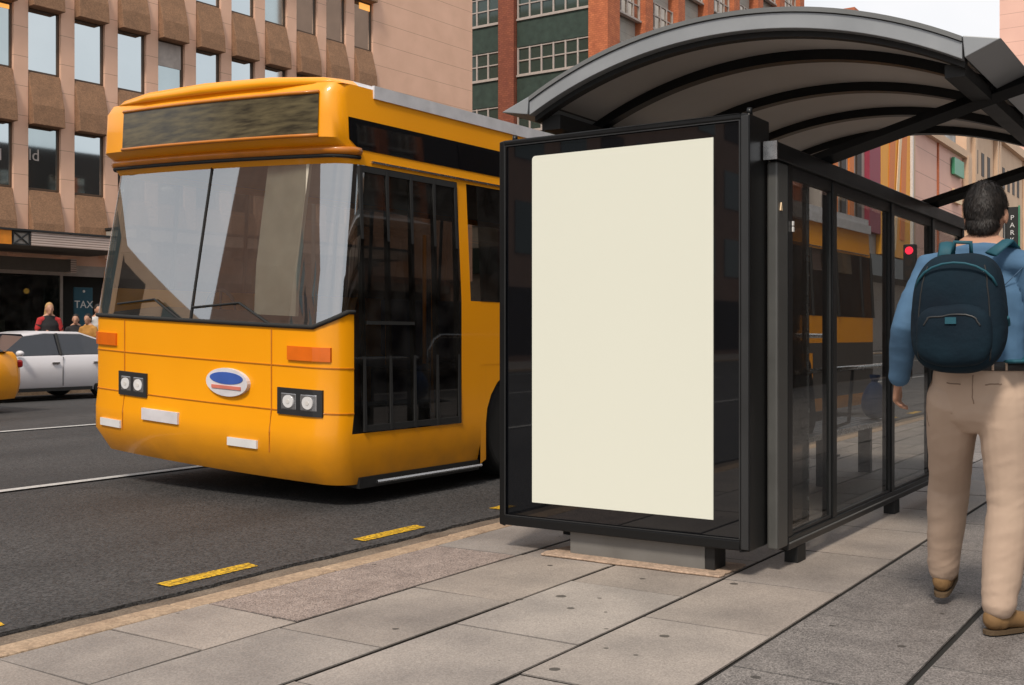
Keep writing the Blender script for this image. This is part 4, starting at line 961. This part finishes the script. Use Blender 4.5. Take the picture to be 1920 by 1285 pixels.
    if belt:
        g = MB(); bz = jj['pelvis'].z + .075; c = jj['pelvis']; n = 36
        ring = [[(c.x + math.cos(2 * math.pi * k / n) * (.136 + o), c.y + math.sin(2 * math.pi * k / n) * (.186 + o), bz + z) for k in range(n + 1)] for o, z in ((0, -.018), (.006, -.016), (.006, .016), (0, .018))]
        for a, b in zip(ring, ring[1:]): g.strip(a, b)
        g.build('belt', 'belt', root, smooth=True)
    for s in ('L', 'R'):
        fd = Vector(J['ft' + s]).normalized(); an = jj['an' + s]; side = Vector((-fd.y, fd.x, 0)).normalized(); pit = fd.z
        g = MB(); base = an - Vector((0, 0, .065))
        L(g, [(*(base - fd * .035 + Vector((0, 0, .035))), .040, .045), (*(base + fd * .03 + Vector((0, 0, .035))), .043, .042), (*(base + fd * .11 + Vector((0, 0, .02))), .050, .034), (*(base + fd * .17 + Vector((0, 0, .014))), .044, .026)], ref=(0, 0, 1))
        L(g, [(*(an + Vector((0, 0, .01))), .044), (*(an - Vector((0, 0, .04))), .045)])
        shoe = remesh(g, 'shoe', shoem, v, root, 3)
        zf = min(q.co.z for q in shoe.data.vertices)
        g = MB(); outl = []
        for k in range(20):
            a = 2 * math.pi * k / 20; ca, sa = [math.copysign(abs(q) ** .6, q) for q in (math.cos(a), math.sin(a))]; outl.append(base + fd * (.066 + .138 * ca) + side * (.041 + .006 * ca) * sa + Vector((0, 0, -.022)))
        g.add([q + Vector((0, 0, .016)) for q in outl] + [q for q in outl], [tuple(range(20)), tuple(range(20, 40))[::-1]] + [(k, (k + 1) % 20, 20 + (k + 1) % 20, 20 + k) for k in range(20)])
        g.build('shoe_sole', 'sole', shoe)
    return body
V = Vector
# walking man, seen from behind
man = empty('person', (4.69, .885, .0), 0, 'man in a blue shirt and beige trousers walking away with a navy backpack', 'person'); man.scale = (.975,) * 3
J = dict(pelvis=(0, 0, .985), waist=(.0, 0, 1.12), chest=(.02, 0, 1.34), shoulders=(.03, 0, 1.475), neck=(.05, 0, 1.555), head=(.08, -.01, 1.672), yaw=(R(-4), R(4)),
         shL=(0, .185, 1.455), elL=(-.13, .26, 1.21), wrL=(.0, .32, .99), shR=(0, -.185, 1.455), elR=(.02, -.255, 1.17), wrR=(.17, -.25, .98),
         hipL=(0, .095, .94), knL=(.24, .17, .54), anL=(.36, .22, .135), hipR=(0, -.095, .94), knR=(.01, -.11, .50), anR=(-.05, -.08, .088),
         ftL=(.93, .05, .20), ftR=(.86, -.5, 0))
man_at(man, J, True, 'shirt', 'chino')
from mathutils.bvhtree import BVHTree
def seam(par, obj, pts, rad, m, name, off=.0):
    bv = BVHTree.FromPolygons([v.co for v in obj.data.vertices], [tuple(p.vertices) for p in obj.data.polygons]); out = []
    for a, b_ in zip(pts, pts[1:]):
        for k in range(8): out.append(Vector(a).lerp(Vector(b_), k / 8))
    out.append(Vector(pts[-1])); sn = []
    for q in out:
        h = bv.find_nearest(q); sn.append(h[0] + h[1] * off)
    MB().tube(sn, rad, 5).build(name, m, par, smooth=True)
kids = {c.name.split('.')[0]: c for c in man.children}
M['chino_seam'] = mat('chino_stitching', (.30, .21, .15), .9); M['shirt_seam'] = mat('shirt_stitching', (.05, .10, .17), .9)
tr, sht = kids['trousers'], kids['shirt']
seam(man, tr, [(-.16, 0, 1.03), (-.16, 0, .90)], .002, 'chino_seam', 'trouser_seam')
for sg in (-1, 1):
    seam(man, tr, [(-.17, sg * .055, .985), (-.17, sg * .135, .992)], .0028, 'chino_seam', 'pocket_welt')
    seam(man, tr, [(-.01, sg * .22, 1.03), (-.01, sg * .21, .8)] , .002, 'chino_seam', 'trouser_seam')
    for k in range(3): seam(man, kids['belt'], [(-.15, sg * (.02 + .06 * k), 1.085), (-.15, sg * (.02 + .06 * k), 1.035)], .005, 'chino', 'belt_loop')
seam(man, sht, [(-.3, -.17, 1.42), (-.3, 0, 1.425), (-.3, .17, 1.42)], .002, 'shirt_seam', 'shirt_seam')
bp = empty('backpack', (4.69, .885, 0), 0, 'dark navy backpack with teal straps worn by the walking man', 'backpack'); bp.scale = (.975,) * 3
def sq(d, e=.62):
    f = lambda t: math.copysign(abs(t) ** e, t); return Vector((f(d.x), f(d.y), f(d.z)))
g = MB(); g.ball((-.215, .035, 1.27), (.105, .175, .235), 32, 22, sq)
g.map(lambda q: Vector((q.x + .02 * ((q.z - 1.27) / .23) , q.y * (1 - .12 * max(0, (q.z - 1.27) / .23)), q.z)))
remesh(g, 'bag_body', 'pack', .008, bp, 3, lambda co: .006 * noise.noise(co * 9))
g = MB(); g.ball((-.30, .035, 1.18), (.06, .14, .12), 24, 16, sq); remesh(g, 'front_pocket', 'pack', .008, bp, 2, lambda co: .005 * noise.noise(co * 12))
bkids = {c.name.split('.')[0]: c for c in bp.children}
bb_, fp_ = bkids['bag_body'], bkids['front_pocket']
for s in (-1, 1):
    seam(bp, bb_, [(-.30, .035 + s * .12, 1.47), (-.36, .035 + s * .15, 1.35), (-.36, .035 + s * .155, 1.2), (-.32, .035 + s * .15, 1.07)], .003, 'blk', 'piping')
    seam(bp, bb_, [(-.22, .035 + s * .25, 1.25), (-.15, .035 + s * .25, 1.22)], .008, 'pack_t', 'side_strap')
seam(bp, fp_, [(-.42, -.09, 1.22), (-.42, -.06, 1.265), (-.42, .035, 1.275), (-.42, .13, 1.265), (-.42, .16, 1.22)], .004, 'dk_metal', 'zip')
MB().box(-.365, -.352, .015, .055, 1.225, 1.25).build('zip_pull', 'pack_t', bp)
for s in (-1, 1):
    g = MB(); y = s * .115
    g.tube([(-.13, y * .75 + .02, 1.50), (-.06, y, 1.555), (.03, y * 1.05, 1.53), (.105, y * 1.15, 1.44), (.14, y * 1.25, 1.3), (.10, y * 1.55, 1.15), (-.05, y * 1.62, 1.08), (-.15, y * 1.2, 1.08)], [(.008, .028)] * 8, 8, ref=(0, 1, 0)); g.build('strap', 'pack_t', bp, smooth=True)
g = MB(); g.tube([(-.16, 0, 1.49), (-.17, .0, 1.545), (-.17, .06, 1.55), (-.16, .07, 1.49)], .009, 8); g.build('handle', 'pack_t', bp, smooth=True)
g = MB(); g.tube([(-.265 - .055 * math.cos(a) * .9, .035 + .15 * math.sin(a), 1.33 + .13 * math.cos(a * .9)) for a in [R(-80 + k * 16) for k in range(11)]], .005, 6); g.build('zip', 'pack_t', bp, smooth=True)
# people across the street and one seated in the shelter
def stand(loc, rz, label, shirtm, trm, hairm, long=0, h=1.0, crossed=True):
    p = empty('person', loc, rz, label, 'person'); p.scale = (h, h, h)
    J = dict(pelvis=(0, 0, .96), waist=(0, 0, 1.10), chest=(0, 0, 1.32), shoulders=(0, 0, 1.45), neck=(.01, 0, 1.53), head=(.03, 0, 1.655), yaw=(0, 0),
             shL=(0, .17, 1.43), elL=(.02, .25, 1.17), shR=(0, -.17, 1.43), elR=(.02, -.25, 1.17), wrL=(.2, -.02, 1.17), wrR=(.2, .04, 1.14),
             hipL=(0, .09, .92), knL=(.02, .10, .5), anL=(0, .11, .088), hipR=(0, -.09, .92), knR=(.02, -.10, .5), anR=(0, -.11, .088), ftL=(1, .15, 0), ftR=(1, -.15, 0))
    J['hdL'] = ((.1, -1, 0), (-1, 0, 0), (0, 0, 1)); J['hdR'] = ((.1, 1, 0), (-1, 0, 0), (0, 0, 1))
    man_at(p, J, False, shirtm, trm, hairm, long=long, sleeves='short', belt=False, shoem='belt', sleevem='red_cloth' if long > .12 else None); return p
def sit(loc, rz, label, shirtm, trm, hairm, long=0, z=.45):
    p = empty('person', loc, rz, label, 'person')
    J = dict(pelvis=(0, 0, z + .12), waist=(.0, 0, z + .26), chest=(.03, 0, z + .47), shoulders=(.04, 0, z + .60), neck=(.06, 0, z + .68), head=(.09, 0, z + .80), yaw=(0, R(8)),
             shL=(.04, .17, z + .58), elL=(.06, .23, z + .32), wrL=(.27, .12, z + .26), shR=(.04, -.17, z + .58), elR=(.06, -.23, z + .32), wrR=(.27, -.10, z + .24),
             hipL=(.02, .09, z + .09), knL=(.44, .13, z + .08), anL=(.42, .13, .088), hipR=(.02, -.09, z + .09), knR=(.44, -.12, z + .08), anR=(.46, -.13, .088), ftL=(1, .1, 0), ftR=(1, -.1, 0))
    man_at(p, J, False, shirtm, trm, hairm, long=long, sleeves='short', belt=False, shoem='belt'); return p
M['blk_cloth'] = mat('black_cotton', (.02, .018, .02), .9); M['red_cloth'] = mat('red_cotton', (.45, .03, .03), .9); M['white_cloth'] = mat('white_cotton', (.6, .58, .56), .9); M['yellow_cloth'] = mat('mustard_cotton', (.45, .22, .05), .9)
for (px, tt, hh, rz, lb, a_, h_, lg) in ((92, 23.3, 1.02, -110, 'blond woman in a dark top with red sleeves and folded arms, standing across the road', 'blk_cloth', 'blond', .14),
        (142, 24.6, .90, -130, 'slight woman in black with bare arms, in front of the dark shop entrance', 'blk_cloth', 'hair', .1),
        (166, 24.2, .90, -160, 'person in a mustard shirt standing below the TAX sign', 'yellow_cloth', 'hair', 0),
        (183, 25.0, 1.03, -100, 'dark haired man in a white shirt standing just right of the TAX sign', 'white_cloth', 'hair', 0)):
    aa = (px - 960) / 2090; stand((tt * (c_ + aa * s_), tt * (s_ - aa * c_), .02), R(rz), lb, a_, 'blk_cloth', h_, lg, hh)
sit((7.85, 2.72, 0), R(90), 'person in dark clothes seated on the shelter bench behind the smoked panel', 'blk_cloth', 'blk_cloth', 'hair')
# traffic signal parts
MB().tube([(0, 0, 0), (0, 0, 3.0)], .06, 10).build('pole', 'dk_metal', ts, smooth=True)
hd_ = MB().box(-.12, .12, -.17, .17, 2.75, 3.8).build('signal_head', 'blk', ts, bevel=.03)
for i, (z, m) in enumerate(((3.62, 'red_lamp'), (3.29, 'dwin'), (2.96, 'dwin'))): MB().cyl((-.14, 0, z), .11, .03, 0, 20).build('signal_lens', m, hd_)

bpy.data.scenes.remove(TMP)
